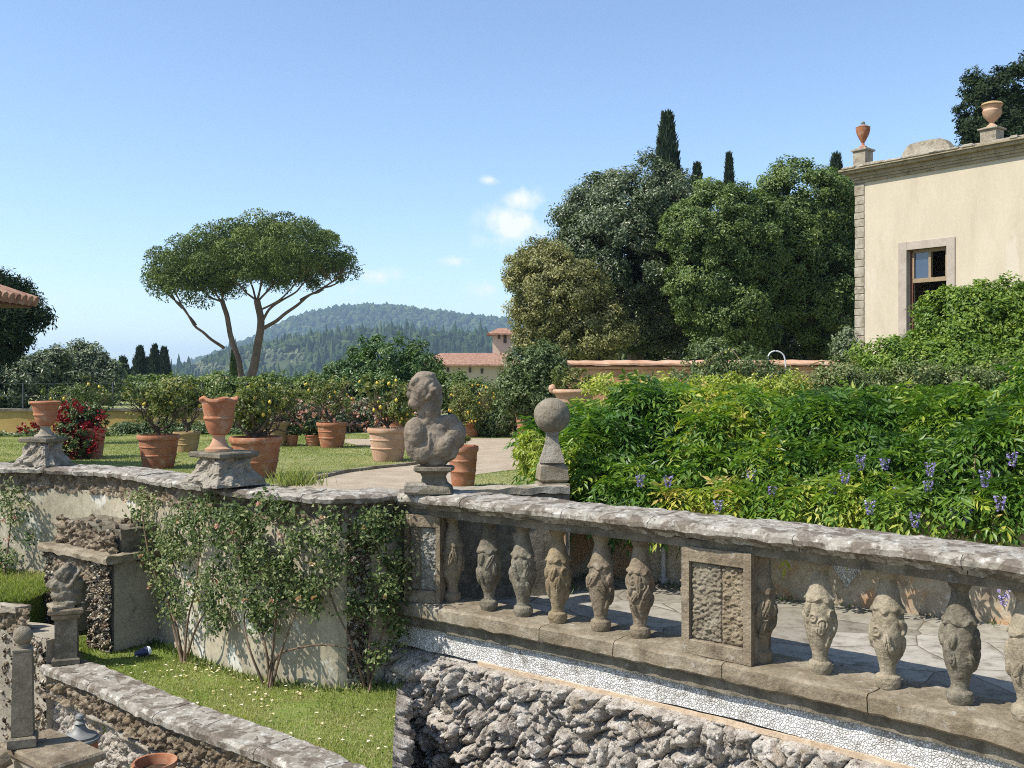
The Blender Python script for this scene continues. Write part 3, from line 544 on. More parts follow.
# ---------------------------------------------------------------- wall behind the balcony floor
bw = empty('terrace_wall', (0, 0, 0), 'stained orange stucco wall behind the balustrade, below the wisteria', 'wall')
b_ = Buf(); sweep(b_, BACK, .0, BACK.L, [(.0, ZF-.1), (.0, -1.30), (.28, -1.30), (.28, ZF-.1)], .08, .008, 3); b_.build('wall_face', M['orange'], bw)
b_ = Buf(); sweep(b_, BACK, .0, BACK.L, [(-.02, -1.305), (-.03, -1.26), (-.01, -1.235), (.30, -1.235), (.32, -1.30)], .05, .012, 7); b_.build('coping', M['parapet'], bw, True)
rt = empty('return_wall', (0, 0, 0), 'short dark stone wall between the bust and the stone ball', 'wall')
b_ = Buf(); sweep(b_, RET, 0, RET.L, [(0, ZF-.1), (0, -1.16), (.24, -1.16), (.24, ZF-.1)], .08, .008, 4); b_.build('wall_face', M['sand2'], rt)
b_ = Buf(); sweep(b_, RET, 0, RET.L, [(-.04, -1.155), (-.04, -1.09), (.26, -1.09), (.26, -1.155)], .05, .010, 7); b_.build('coping', M['parapet'], rt, True)
# white pebble lozenge set in the wall
t = curve_t(BACK, 847, 0); c, nn = BACK.at(t); tg = np.array([nn[1], -nn[0]]); zc = (HZ-561)/F*c[1]
b_ = Buf(); b_.add([np.r_[c+tg*u-nn*o_, zc+v] for o_ in (.012, -.03) for u, v in ((-.17, .0), (0, -.25), (.17, 0), (0, .25))], [(0, 1, 2, 3), (0, 4, 5, 1), (1, 5, 6, 2), (2, 6, 7, 3), (3, 7, 4, 0)]); b_.build('mosaic_lozenge', M['mosaic'], bw)
# steel pipe down the wall and along its top, junction box
t = curve_t(BACK, 664, -.03); c, nn = BACK.at(t); c = c-nn*.045
b_ = Buf(); b_.tube([(c[0], c[1], ZF), (c[0], c[1], -1.2)], .026, 10); b_.box((c[0], c[1], ZF+.03), (.075, .075, .06), .3, .01)
tt = np.linspace(t-1.15, t+.9, 14); cc, n2 = BACK.at(tt); cc = cc-n2*.02; b_.tube(np.c_[cc, np.full(14, -1.205)], .022, 8)
tag(b_.build('drain_pipe', M['pipe'], None, True), 'grey pipe running along the wall top and down to the balcony floor', 'pipe')
q = P(661, 514, c[1]-.05); b_ = Buf(); b_.box((q[0], q[1], -1.24), (.15, .10, .20), -.6, .012); b_.box((q[0]-.02, q[1]-.06, -1.24), (.11, .02, .15), -.6, .005); tag(b_.build('junction_box', M['box']), 'small grey green box on the wall where the pipe turns down', 'box')
# old carved post seen between the first two balusters
b_ = Buf(); q = G(504, 572, ZF); baluster_mesh(b_, (q[0], q[1], ZF), 77, H=.50); b_.lathe([(.05, .49), (.052, .52), (.036, .60), (.012, .70), (0, .71)], (q[0], q[1], ZF), 20)
V = np.vstack(b_.V); V[:, :2] = (V[:, :2]-q[:2])*.82+q[:2]; b_.V = [V]; tag(b_.build('carved_post', M['palestone'], None, True), 'narrow pointed carved stone post standing on the balcony floor behind the first balusters', 'post')

# ---------------------------------------------------------------- kerb wall of the grass shelf, lower left
kw = empty('shelf_wall', (0, 0, 0), 'tufa encrusted wall with pale kerb slabs edging the grass shelf at lower left', 'wall')
b_ = Buf(); e = 0
while e < KO.L-.05:
    e1 = min(KO.L, e+random.uniform(.55, .85)); e1 = KO.L if KO.L-e1 < .25 else e1
    sweep(b_, KO, e+.004, e1-.004, [(-.03, ZS-.03), (-.035, ZS+.02), (-.01, ZS+.045), (.33, ZS+.045), (.34, ZS-.03)], .035, .010, 12); e = e1
b_.build('kerb', M['cap'], kw, True)
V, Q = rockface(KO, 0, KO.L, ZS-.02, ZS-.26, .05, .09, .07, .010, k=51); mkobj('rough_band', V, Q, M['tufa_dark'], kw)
V, Q = rockface(KO, KO.L*.45, KO.L, ZS-.25, -4.9, .12, .09, .06, .011, k=61); mkobj('rockwork', V, Q, M['tufa'], kw)
EC = Curve([(-.70, 5.9), (-.86, 7.4), (-.985, 8.75)]); V, Q = rockface(EC, 0, EC.L, ZS+.05, -4.9, .0, .17, .12, .010, k=66, tuck=.02); mkobj('rock_edge', V, Q, M['tufa'], kw)
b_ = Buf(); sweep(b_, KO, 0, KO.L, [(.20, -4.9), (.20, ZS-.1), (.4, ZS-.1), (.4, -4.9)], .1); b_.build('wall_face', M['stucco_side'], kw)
for i in range(9):                       # rock ribs between narrow plaster niches
    t = KO.L*.45 - i*.27
    if t < .1: break
    V, Q = rockface(KO, t-.08, t+.05, ZS-.25, -4.9, .08, .09, .05, .013, k=70+i); mkobj('rock_rib', V, Q, M['tufa_dark'], kw)
def strip(t0, z0, t1, z1, wd, nm):
    t = np.linspace(t0, t1, 14); c, nn = KO.at(t); z = np.linspace(z0, z1, 14)+fbm(np.stack([t*4, t*0, t*0], -1), 2, 5)*.02; V = []
    for s_ in (-.5, .5):
        p = c+nn*(.03+.03*np.sin(t*9))[:, None]; V.append(np.c_[p[:, 0], p[:, 1], z+s_*wd])
    V2 = [np.c_[v[:, 0]+nn[:, 0]*.12, v[:, 1]+nn[:, 1]*.12, v[:, 2]] for v in V]
    W = np.stack([V2[0], V[0], V[1], V2[1]], 1); mkobj(nm, W.reshape(-1, 3), grid_faces(14, 4), M['palestone'], kw)
strip(KO.L*.45, ZS-.42, KO.L*.98, ZS-.22, .035, 'mosaic_strip')
strip(KO.L*.445, ZS-.85, KO.L*.46, ZS-.42, .05, 'mosaic_strip')
# end return of the kerb wall (pebble corner) and the curved wall of the upper little shelf
UL = Curve(spline([(-9.5, 10.25), (-8, 10.0), (-6.6, 9.9), (-5.5, 9.9), (-4.85, 9.75), (-4.42, 9.42)]))
uw = empty('upper_shelf_wall', (0, 0, 0), 'low curved rock edged wall below the small grass patch at far left', 'wall')
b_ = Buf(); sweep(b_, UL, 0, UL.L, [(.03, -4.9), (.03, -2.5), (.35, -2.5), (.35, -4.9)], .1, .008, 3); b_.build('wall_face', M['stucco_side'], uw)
V, Q = rockface(UL, 0, UL.L*.93, -2.27, -2.52, .06, .10, .06, .012, k=81); mkobj('rock_edge', V, Q, M['tufa_dark'], uw)
b_ = Buf(); sweep(b_, UL, 0, UL.L*.9, [(-.02, -2.32), (-.02, -2.27), (.16, -2.26), (.16, -2.32)], .05, .02, 7); b_.build('edge_stones', M['parapet'], uw, True)
V, Q = rockface(UL, UL.L*.86, UL.L, -2.5, -4.9, .06, .08, .06, .012, k=83); mkobj('pebble_corner', V, Q, M['pebble'], uw)

# ---------------------------------------------------------------- rock portal against the long wall
A = np.array(G(107, 655, ZS)[:2]); Bp = A + np.array([-1.02, .80]); pu = unit(A-Bp); pn = np.array([-pu[1], pu[0]])   # pn points back to the wall
PU = Curve([tuple(Bp), tuple(A)]); prz = math.atan2(pu[1], pu[0]); WL = np.linalg.norm(A-Bp)
po = empty('rock_portal', (0, 0, 0), 'tufa covered portal with a stepped slab top standing against the stucco wall', 'portal')
def pbox(b_, u, v, z, du, dv, dz, bev=.01):
    q = Bp + pu*u + pn*v; b_.box((q[0], q[1], z), (du, dv, dz), prz, bev)
zt = -1.86
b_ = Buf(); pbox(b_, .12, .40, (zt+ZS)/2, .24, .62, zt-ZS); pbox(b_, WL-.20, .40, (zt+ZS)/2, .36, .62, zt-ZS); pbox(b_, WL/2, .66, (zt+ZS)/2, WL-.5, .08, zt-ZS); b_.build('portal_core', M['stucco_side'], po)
V, Q = rockface(PU, 0, .26, ZS, zt, .05, .07, .05, .011, k=91); mkobj('pebble_jamb', V, Q, M['pebble'], po)
V, Q = rockface(PU, WL-.40, WL, ZS, zt, .05, .07, .05, .011, k=92); mkobj('pebble_jamb', V, Q, M['pebble'], po)
V, Q = rockface(PU, .2, WL-.3, zt-.26, zt, .05, .08, .05, .011, k=93, zfun=None)
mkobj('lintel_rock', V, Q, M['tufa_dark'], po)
PL = Curve([tuple(Bp-pu*.05), tuple(A+pu*.05)]); b_ = Buf(); sweep(b_, PL, 0, PL.L, [(-.03, zt-.015), (-.035, zt+.03), (-.01, zt+.055), (.76, zt+.055), (.76, zt-.015)], .035, .013, 11); b_.build('lower_slab', M['sill'], po, True)
b_ = Buf(); sweep(b_, PU, .06, WL-.06, [(.19, zt+.05), (.19, zt+.29), (.69, zt+.29), (.69, zt+.05)], .035, .012, 9); b_.build('top_block', M['sand2'], po, True)
V, Q = rockface(PU, .04, WL-.06, zt+.055, zt+.31, .16, .10, .07, .011, k=94, zfun=lambda t: zt+.30+.05*np.sin(t*5)+.03*np.sin(t*13)); mkobj('relief_band', V, Q, M['tufa_dark'], po)
for j in range(14):
    q = Bp + pu*(.1+random.random()*(WL-.2)) + pn*(.2+random.random()*.35); s_ = random.uniform(.05, .10)
    b_ = Buf(); b_.box((q[0], q[1], zt+.305), (s_, s_*.8, .05+.04*random.random()), random.random()*3, .02, .7); b_.build('loose_stone', M['tufa_dark'], po)

# ---------------------------------------------------------------- blended shapes for statues
def blend(name, ells, mat, parent, vox=.007, disp=.003, sm=6, loc=(0, 0, 0)):
    """ellipsoids (centre, radii, (rx,ry,rz) degrees) merged into one continuous surface"""
    bm = bmesh.new()
    for c, r_, rot in ells:
        mt = Matrix.Translation(c) @ Euler([math.radians(a) for a in rot]).to_matrix().to_4x4() @ Matrix.Diagonal((*r_, 1)); r0 = bmesh.ops.create_icosphere(bm, subdivisions=3, radius=1); bmesh.ops.transform(bm, matrix=mt, verts=r0['verts'])
    me = bpy.data.meshes.new(name); bm.to_mesh(me); bm.free(); o = bpy.data.objects.new(name, me); C.objects.link(o)
    a = o.modifiers.new('r', 'REMESH'); a.mode = 'VOXEL'; a.voxel_size = vox; s_ = o.modifiers.new('s', 'SMOOTH'); s_.iterations = sm; s_.factor = .6
    dg = bpy.context.evaluated_depsgraph_get(); me2 = bpy.data.meshes.new_from_object(o.evaluated_get(dg)); bpy.data.objects.remove(o); me2.name = name
    nv = len(me2.vertices); co = np.zeros(nv*3); me2.vertices.foreach_get('co', co); co = co.reshape(-1, 3); nr = np.zeros(nv*3); me2.vertices.foreach_get('normal', nr); nr = nr.reshape(-1, 3)
    co = co + nr*(fbm(co*18, 4, 9)*disp*1.6 + fbm(co*70, 2, 19)*disp*.5)[:, None]; me2.vertices.foreach_set('co', co.ravel())
    me2.polygons.foreach_set('use_smooth', np.ones(len(me2.polygons), dtype=bool)); me2.update(); me2.materials.clear(); me2.materials.append(mat)
    o = bpy.data.objects.new(name, me2); C.objects.link(o); o.parent = parent; o.location = loc; return o
# large bust seen from behind its right shoulder, head turned to the left
BY = 9.02; zt_ = -1.058
def bp(px, py): q = P(px, py, BY); return q[0], q[2]
bs = empty('stone_bust', (bp(435, 0)[0], BY, zt_), 'weathered grey brown stone bust turned away, on a moulded socle at the coping end', 'statue')
x0 = bp(435, 0)[0]; k = BY/F
def E(px, py, y, rx, ry, rz_, rot=(0, 0, 0)): return ((( px-435)*k, y*k, (HZ-py)*k - zt_), (rx*k, ry*k, rz_*k), rot)
ells = [E(424,388,0,15.5,17,16.5), E(420,394,-2,11,12,14), E(417,402,-4,7.5,8,8), E(431,391,4,11,12,13), E(410,394,-5,3,3.5,5,(0,12,0)), E(413,403,-5,5,5,5), E(425,376,0,11,12,5),
        E(429,409,2,12,12,15), E(434,400,3,9,10,13), E(429,421,3,13,11,10), E(433,440,4,22,14,20), E(416,433,-2,12,13,16), E(452,434,5,14,12,15,(0,20,0)), E(445,424,5,14,11,9,(0,-25,0)), E(413,446,-1,8,10,15,(0,-12,0)), E(455,440,6,10,10,10),
        E(437,450,3,22,14,15), E(433,462,3,15,11,6), E(434,428,4,24,12,10), E(424,452,-5,12,8,12,(0,-20,0)), E(444,446,-4,10,9,14,(0,30,0))]
head_relief = [E(416+i*4, 381+((i*7) % 5)*2, -13+((i*3) % 3), 3.2, 3, 5, (0, 40, 0)) for i in range(5)] + [E(421+i*4.5, 390+(i % 3)*3, -14, 2.6, 3, 4.6, (0, 25+i*12, 0)) for i in range(4)] + [E(411, 389, -8, 2.5, 3, 1.6)]
fold = [E(418+i*6, 440+((i*5) % 7), -8, 2.4, 4, 15-i, (0, -18+i*9, 0)) for i in range(6)]
blend('bust_figure', ells+head_relief+fold[::2], M['greybust'], bs, .007, .003, 11)
b_ = Buf(); hh = (HZ-466)*k-zt_
b_.lathe([(.0, hh+.0), (.10, hh), (.178, hh-.005), (.185, hh-.03), (.165, hh-.045), (.125, hh-.06), (.105, hh-.10), (.12, hh-.15), (.165, hh-.185), (.175, .03), (.18, 0), (0, 0)], (-.01, .02, 0), 40, lambda th, z: fbm(np.stack([np.cos(th)*3, np.sin(th)*3, th*0+z*9], -1), 3, 4)*.008, sq=.55)
b_.build('socle', M['sand2'], bs, True)
b_ = Buf(); b_.box((-.17, -.05, .045), (.22, .20, .10), .1, .02, .92); b_.build('base_block', M['palestone'], bs)

# flared pedestals on the coping
def flared(px, pyb, pyt, wpx, Y, label, rz):
    z0 = (HZ-pyb)/F*Y; z1 = (HZ-pyt)/F*Y; w0 = wpx/F*Y; q = P(px, pyb, Y); e_ = empty('pedestal', (q[0], q[1], z0), label, 'pedestal', 'flared stone pedestals on the coping', rz); H = z1-z0; b_ = Buf()
    prof = [(0, 0), (w0*.50, 0), (w0*.48, H*.12), (w0*.39, H*.34), (w0*.325, H*.58), (w0*.30, H*.80), (w0*.32, H*.82), (0, H*.82)]
    pr2 = []
    for a, c in zip(prof[1:-1], prof[2:-1]): pr2 += [tuple(np.array(a)+(np.array(c)-np.array(a))*s_) for s_ in np.linspace(0, 1, 5)[:-1]]
    pr2 = [prof[0]]+pr2+[prof[-2], prof[-1]]
    b_.lathe(pr2, (0, 0, 0), 72, lambda th, z: fbm(np.stack([np.cos(th)*3, np.sin(th)*3, th*0+z*9], -1)*1.6, 4, 14)*.042, sq=.85); b_.build('flared_body', M['palestone'], e_)
    b_ = Buf(); b_.box((0, 0, H*.91), (w0*.82, w0*.76, H*.17), 0, .012); V = b_.V[0]; b_.build('top_slab', M['sand2'], e_); return z1
ped1 = flared(224, 484, 451, 62, 9.55, 'flared rough stone pedestal on the coping under the chipped urn', math.radians(-38)); ped2 = flared(43, 465, 437, 40, 11.75, 'flared stone pedestal on the coping at far left beside the red flowers', math.radians(-15))
def urn(px, pyb, pyt, wpx, Y, label, mat, chip=False, group='terracotta urns on pedestals', foot=None):
    zb = (HZ-pyb)/F*Y; H = (pyb-pyt)/F*Y; R = wpx/2/F*Y; q = P(px, pyb, Y); e_ = empty('terracotta_urn', (q[0], q[1], zb), label, 'urn', group)
    b_ = Buf(); b_.lathe([(0, 0), (R*.72, 0), (R*.72, H*.05), (R*.5, H*.09), (R*.34, H*.2), (R*.30, H*.27), (R*.40, H*.33), (0, H*.33)], (0, 0, 0), 40); b_.build('foot', M[foot or mat], e_, True)
    b_ = Buf(); dp = (lambda th, z: .0+ (.012*np.sin(th*9)*(abs(z-H*.72) < H*.03)))
    pf = [(R*.32, H*.30), (R*.52, H*.34), (R*.62, H*.42), (R*.70, H*.52), (R*.72, H*.60), (R*.79, H*.61), (R*.79, H*.64), (R*.75, H*.66), (R*.83, H*.80), (R*.90, H*.90), (R*.98, H*.92), (R*1.02, H*.95), (R*1.0, H*.985), (R*.93, H), (R*.88, H*.98), (R*.82, H*.90), (0, H*.88)]
    b_.lathe(pf, (0, 0, 0), 48, dp)
    if chip:
        V = np.vstack(b_.V); a = np.arctan2(V[:, 1], V[:, 0]); top = V[:, 2] > H*.88; V[top, 2] += (np.sin(a[top]*2+.4) > .6)*H*.03 + .01*np.sin(a[top]*5); b_.V = [V]
    b_.build('bowl', M[mat], e_, True)
    b_ = Buf(); b_.lathe([(R*.84, H*.915), (R*.4, H*.94), (0, H*.95)], (0, 0, 0), 24); b_.build('soil', M['soil'], e_, True); return e_
urn(219, 451, 398, 38, 9.55, 'chipped terracotta urn with a white streak on the flared pedestal in mid wall', 'terra', True, foot='terra_pale')
urn(45.5, 437, 401, 29, 11.75, 'dark terracotta urn at far left beside the crimson flowers', 'terra', foot='palestone')
# ball finial
Yb = 10.05; q = P(552, 497, Yb); bf = empty('ball_finial', (q[0], q[1], -1.235), 'large lichened stone ball on a pale flared neck at the edge of the wisteria', 'finial')
zz = lambda py: (HZ-py)/F*Yb+1.235
b_ = Buf(); b_.box((.0, 0, (zz(500)+zz(482))/2), (.31, .28, zz(482)-zz(500)), .15, .012); b_.box((-.0, 0, (zz(482)+zz(462))/2), (.30, .28, zz(462)-zz(482)-.004), .15, .03, .85); b_.build('block_base', M['sill'], bf)
b_ = Buf(); w_ = Yb/F; b_.lathe([(0, zz(462)), (13*w_, zz(462)), (12.5*w_, zz(459)), (10.5*w_, zz(454)), (7.5*w_, zz(444)), (6.2*w_, zz(436)), (7*w_, zz(431)), (0, zz(430))], (0, 0, 0), 40, None, .8); b_.build('neck', M['palestone'], bf)
b_ = Buf(); th = np.linspace(0, PI, 40); b_.lathe([(17.8*w_*math.sin(a), zz(415.5)-17.8*w_*math.cos(a)) for a in th], (0, 0, 0), 56, lambda t_, z: fbm(np.stack([np.cos(t_)*3, np.sin(t_)*3, t_*0+z*12], -1), 3, 4)*.006); b_.build('ball', M['ball'], bf, True)
# weathered bust on its pedestal, lower left
q = G(63, 666, ZS+.045); pd = empty('pedestal', (q[0]-.02, q[1]+.12, ZS+.045), 'square moulded stone pedestal under the eroded bust at lower left', 'pedestal', None, math.radians(20)); H = .53
b_ = Buf(); b_.box((0, 0, .03), (.245, .245, .06), 0, .01); b_.box((0, 0, H*.47), (.195, .195, H*.82), 0, .01); b_.build('shaft', M['sand2'], pd)
b_ = Buf(); b_.box((0, 0, H-.07), (.25, .25, .05), 0, .012); b_.box((0, 0, H-.02), (.31, .31, .05), 0, .012); b_.build('top_mouldings', M['sand1'], pd)
lb = empty('eroded_bust', (q[0]-.02, q[1]+.12, ZS+.045+H), 'dark eroded armless bust leaning on its pedestal before the rock portal', 'statue', None, math.radians(20))
def e3(x, y, z, a, b__, c, r_=(0, 0, 0)): return ((x, y, z), (a, b__, c), r_)
blend('bust_figure', [e3(0,0,.04,.13,.12,.06), e3(0,0,.12,.14,.11,.09), e3(-.02,0,.19,.16,.10,.07,(0,20,0)), e3(.05,.02,.2,.10,.09,.10), e3(.01,-.01,.30,.065,.08,.10,(0,35,0)), e3(-.03,-.02,.34,.05,.07,.10,(0,40,0)), e3(.06,-.02,.26,.03,.10,.12,(0,35,0))], M['sand2'], lb, .01, .008, 3)
b_ = Buf(); b_.box((-.05, -.03, .02), (.20, .22, .04), .3, .01); b_.build('broken_slab', M['sill'], lb)
# ball-topped square post on the stair pier
Yp = 7.3; q = P(23, 745, Yp); zb = q[2]; w_ = Yp/F
pb = empty('ball_topped_post', (q[0], q[1], zb), 'tall square stone post topped with a dark ball at the bottom left corner', 'post', None, math.radians(20))
b_ = Buf(); b_.box((0, 0, .04), (.19, .19, .08), 0, .012); b_.box((0, 0, .385), (.145, .145, .62), 0, .012, .86); b_.box((0, 0, .70), (.125, .125, .025), 0, .006); b_.build('shaft', M['ball'], pb)
b_ = Buf(); b_.lathe([(0, .71), (.05, .712), (.045, .73), (.05, .745)] + [(.068*math.sin(a), .80-.068*math.cos(a)) for a in np.linspace(.7, PI, 20)], (0, 0, 0), 32); b_.build('ball', M['ball'], pb, True)
sp = empty('stair_parapet', (0, 0, 0), 'stone stair parapet with sloping handrail at the bottom left corner', 'parapet')
b_ = Buf(); b_.box((q[0]+.20, q[1]-.02, (zb-4.9)/2-.04), (.62, .34, -4.9*-1+zb-.08), math.radians(-38)); b_.build('pier', M['stucco_side'], sp)
b_ = Buf(); b_.box((q[0]+.22, q[1]-.03, zb-.035), (.78, .40, .07), math.radians(-38), .015); b_.build('cap_slab', M['sand1'], sp)
b_ = Buf(); 
for s_ in (0,): b_.tube([(q[0]-.05, q[1]-.12, zb-.03), (q[0]-.7, q[1]-.7, zb-.42)], .075, 8); b_.tube([(q[0]-.03, q[1]-.05, zb-.28), (q[0]-.7, q[1]-.65, zb-.65)], .035, 8)
b_.build('sloping_rail', M['sand1'], sp)
# lidded urn and empty pot standing on piers in the court
def pierbox(x, y, z, lab):
    e_ = empty('court_pier', (x, y, -4.9), lab, 'pier'); b_ = Buf(); b_.box((0, 0, (z+4.9)/2-.03), (.34, .34, z+4.9-.06), .3, .01); b_.build('shaft', M['stucco_side'], e_)
    b_ = Buf(); b_.box((0, 0, z+4.9-.03), (.42, .42, .06), .3, .01); b_.build('top_slab', M['sand2'], e_)
q = P(80, 741, 7.7); w_ = 7.7/F; x, y, z = q
pierbox(x, y, z-.42, 'stone pier in the court carrying the lidded urn')
lu = empty('lidded_urn', (x, y, z-.42), 'terracotta urn with a tiered grey lid below the kerb wall', 'urn')
b_ = Buf(); b_.lathe([(0, 0), (.09, 0), (.09, .03), (.045, .07), (.05, .12), (.11, .24), (.135, .33), (.125, .40), (.12, .42), (0, .42)], (0, 0, 0), 36); b_.build('urn_body', M['terra'], lu, True)
b_ = Buf(); b_.lathe([(0, .42), (.140, .42), (.147, .432), (.142, .445), (.122, .452), (.124, .466), (.10, .478), (.07, .492), (.045, .52), (.036, .55), (.048, .562), (.04, .572), (.024, .582), (.036, .60), (.030, .62), (.012, .632), (0, .634)], (0, 0, 0), 36); b_.build('lid', M['lead'], lu, True)
q = P(155, 763, 7.75); x, y, z = q; pierbox(x, y, z-.30, 'stone pier in the court carrying the wide pot')
wp = empty('wide_pot', (x, y, z-.30), 'empty reddish terracotta bowl with a rounded rim at the bottom edge', 'pot')
b_ = Buf(); b_.lathe([(0, 0), (.10, 0), (.13, .12), (.15, .25), (.165, .28), (.172, .30), (.165, .318), (.15, .315), (.138, .28), (.11, .06), (0, .05)], (0, 0, 0), 40); b_.build('bowl', M['terra'], wp, True)
b_ = Buf(); b_.lathe([(.138, .24), (.08, .245), (0, .25)], (0, 0, 0), 24); b_.build('soil', M['soil'], wp, True)
# small garden spotlight lying on the grass
q = G(142, 657, ZS); sl_ = empty('garden_spotlight', (q[0], q[1], ZS), 'small dark blue lamp with a white face lying on the shelf grass', 'lamp', None, .5)
b_ = Buf(); b_.tube([(-.07, 0, .035), (-.03, 0, .042), (.03, 0, .05), (.055, 0, .055)], [.018, .035, .042, .045], 14); b_.box((-.01, 0, .012), (.06, .03, .03), 0, .006); b_.build('casing', M['navy'], sl_, True)
b_ = Buf(); b_.tube([(.054, 0, .055), (.062, 0, .056), (.085, 0, .066)], [.046, .048, .03], 14); b_.build('lamp_face', M['white'], sl_, True)

# ================================================================ PLANTS, BUILDINGS, FAR LAND
def lumpy(d, k, f=2.4, a=.30): return 1 + a*fbm(d*f + k*3.7, 3, k)
def crown_pts(blobs, npuff, puff, nleaf, seed, inner=.12, squash=.8, shell=.86, camera_side=True):
    """leaf positions: puffs sit near the surface of the blobs, leaves spread through each puff; returns points and outward directions"""
    blobs = np.array(blobs, float); wts = (blobs[:, 3]*blobs[:, 4] + blobs[:, 3]*blobs[:, 5] + blobs[:, 4]*blobs[:, 5]); bi = rng.choice(len(blobs), npuff, p=wts/wts.sum())
    d = rdir(npuff); B = blobs[bi]; rr_ = (shell + .14*rng.random(npuff))*lumpy(d, seed)
    ins = rng.random(npuff) < inner; rr_ = np.where(ins, rng.random(npuff)*.8, rr_)
    Cn = B[:, :3] + d*B[:, 3:6]*rr_[:, None]
    keep = np.ones(npuff, bool)                   # drop puffs buried deep in another blob
    for b_ in blobs:
        q = np.linalg.norm((Cn-b_[:3])/b_[3:6], axis=1); keep &= ~((q < .6) & (rng.random(npuff) > .25) & ~ins)
    Cn = Cn[keep]; d = d[keep]; m_ = len(Cn); pr = puff*(.55+.9*rng.random(m_)); li = np.repeat(np.arange(m_), nleaf); n_ = len(li)
    e_ = unit(rdir(n_) + d[li]*.35); rad = rng.random(n_)**.45; Pt = Cn[li] + e_*pr[li][:, None]*rad[:, None]*np.array([1, 1, squash])
    tp = rng.normal(size=m_)*.16
    return Pt, unit(e_*.7 + d[li]*.6), tp[li]
def leafy(buf, Pt, O, tp, Ln, W, up=.35, rnd=.8, tb=.5, tv=.17, droop=0.0):
    n_ = len(Pt); N = unit(O + np.array([0, 0, up]) + rdir(n_)*rnd); T = rdir(n_); D = T - N*np.sum(T*N, 1)[:, None]; D[:, 2] -= droop; D = unit(D)
    buf.leaves(Pt, D, N, Ln*(.7+.6*rng.random(n_)), W*(.7+.6*rng.random(n_)), np.clip(tb + tp + rng.normal(size=n_)*tv, 0, 1))
def limb(p0, p1, r0, r1, wob, n_=9, k=0, bow=(0, 0, 0)):
    t = np.linspace(0, 1, n_)[:, None]; p = np.array(p0)*(1-t) + np.array(p1)*t; L_ = np.linalg.norm(np.array(p1)-np.array(p0))
    p = p + np.stack([fbm(np.c_[t*3+k, t*0, t*0+j], 2, k+j) for j in range(3)], 1)*wob*L_*np.sin(t*PI) + np.array(bow)*np.sin(t*PI); return p, np.linspace(r0, r1, n_)
def tree(name, label, cat, group, base, blobs, mat, npuff, puff, nleaf, Ln, W, trunk_r, bark='bark', seed=1, limbs=6, up=.35, tv=.17, trunk_top=.5, inner=.12, shell=.86, tb=.5, ragged=9):
    e_ = empty(name, base, label, cat, group); base = np.array(base, float)
    blobs = np.array(blobs, float); top = blobs[:, :3].mean(0); b_ = Buf()
    if ragged:                                    # smaller boughs breaking the outline
        ex = []
        for _ in range(ragged):
            q = blobs[rng.integers(len(blobs))]; d_ = rdir(1)[0]; d_[2] = abs(d_[2])*.9-.1; f_ = rng.uniform(.22, .42); ex.append(np.r_[q[:3]+d_*q[3:6]*rng.uniform(.8, 1.0), q[3:6]*f_*np.array([1, 1, rng.uniform(.7, 1.2)])])
        blobs = np.vstack([blobs, ex])
    jn = base + (top-base)*trunk_top; p, r_ = limb(base-[0, 0, .1], jn, trunk_r, trunk_r*.7, .05, k=seed); b_.tube(p-base, r_, 10)
    for j in range(limbs):
        q = blobs[j % len(blobs)]; tgt = q[:3] + rdir(1)[0]*q[3:6]*.6; tgt[2] = max(tgt[2], jn[2]+.05*abs(tgt[2]-jn[2])); p, r_ = limb(jn-[0, 0, trunk_r*.4], tgt, trunk_r*.6, trunk_r*.12, .12, k=seed+j); b_.tube(p-base, r_, 6)
    b_.build('trunk', M[bark], e_, True)
    Pt, O, tp = crown_pts(blobs, npuff, puff, nleaf, seed, inner, shell=shell); b_ = Buf(); leafy(b_, Pt-base, O, tp, Ln, W, up=up, tv=tv, tb=tb); b_.build('crown', L[mat], e_); return e_
def bl(px, py, Y, rx, rz_, ry=None):                  # blob centred on a picture position at depth Y, radii in pixels
    q = P(px, py, Y); k_ = Y/F; return (q[0], q[1], q[2], rx*k_, (ry if ry else rx)*k_, rz_*k_)
G2 = 'large evergreen trees behind the garden wall'
tree('evergreen_oak', 'tall dark holm oak forming the left top of the grove behind the wall', 'tree', G2, (4.6, 37, ZG), [bl(640,215,36,56,46), bl(610,262,35,55,52), bl(668,235,37,45,52), bl(640,300,36,52,50), bl(590,220,36,30,34)], 'oak', 1100, .36, 150, .12, .06, .38, seed=1)
tree('olive_brown_tree', 'lower olive brown tree at the left flank of the grove', 'tree', G2, (2.6, 33, ZG), [bl(556,292,32,42,38), bl(540,318,32,27,34), bl(585,335,32,42,34), bl(538,268,33,26,24)], 'oak_olive', 800, .28, 120, .10, .05, .25, seed=2)
tree('evergreen_oak', 'mid green rounded tree in the middle of the grove', 'tree', G2, (7.4, 34, ZG), [bl(712,238,33,44,50), bl(752,248,33,32,52), bl(700,290,32.5,30,48), bl(735,322,33,42,40)], 'oak_green', 1000, .30, 140, .11, .055, .3, seed=3)
tree('evergreen_oak', 'broad green tree at the right of the grove beside the villa corner', 'tree', G2, (11, 36, ZG), [bl(800,215,35,42,50), bl(764,232,35,30,40), bl(838,235,36,32,55), bl(778,265,34.5,40,56), bl(822,300,35,46,52), bl(860,262,38,26,62)], 'oak_green', 1200, .34, 150, .115, .06, .34, seed=4)
tree('evergreen_oak', 'dark tree deep in the shade behind the middle of the grove', 'tree', G2, (6.6, 42, ZG), [bl(690,300,41,60,55), bl(765,285,42,62,62), bl(640,320,41,50,44)], 'oak', 520, .6, 70, .28, .15, .3, seed=5)
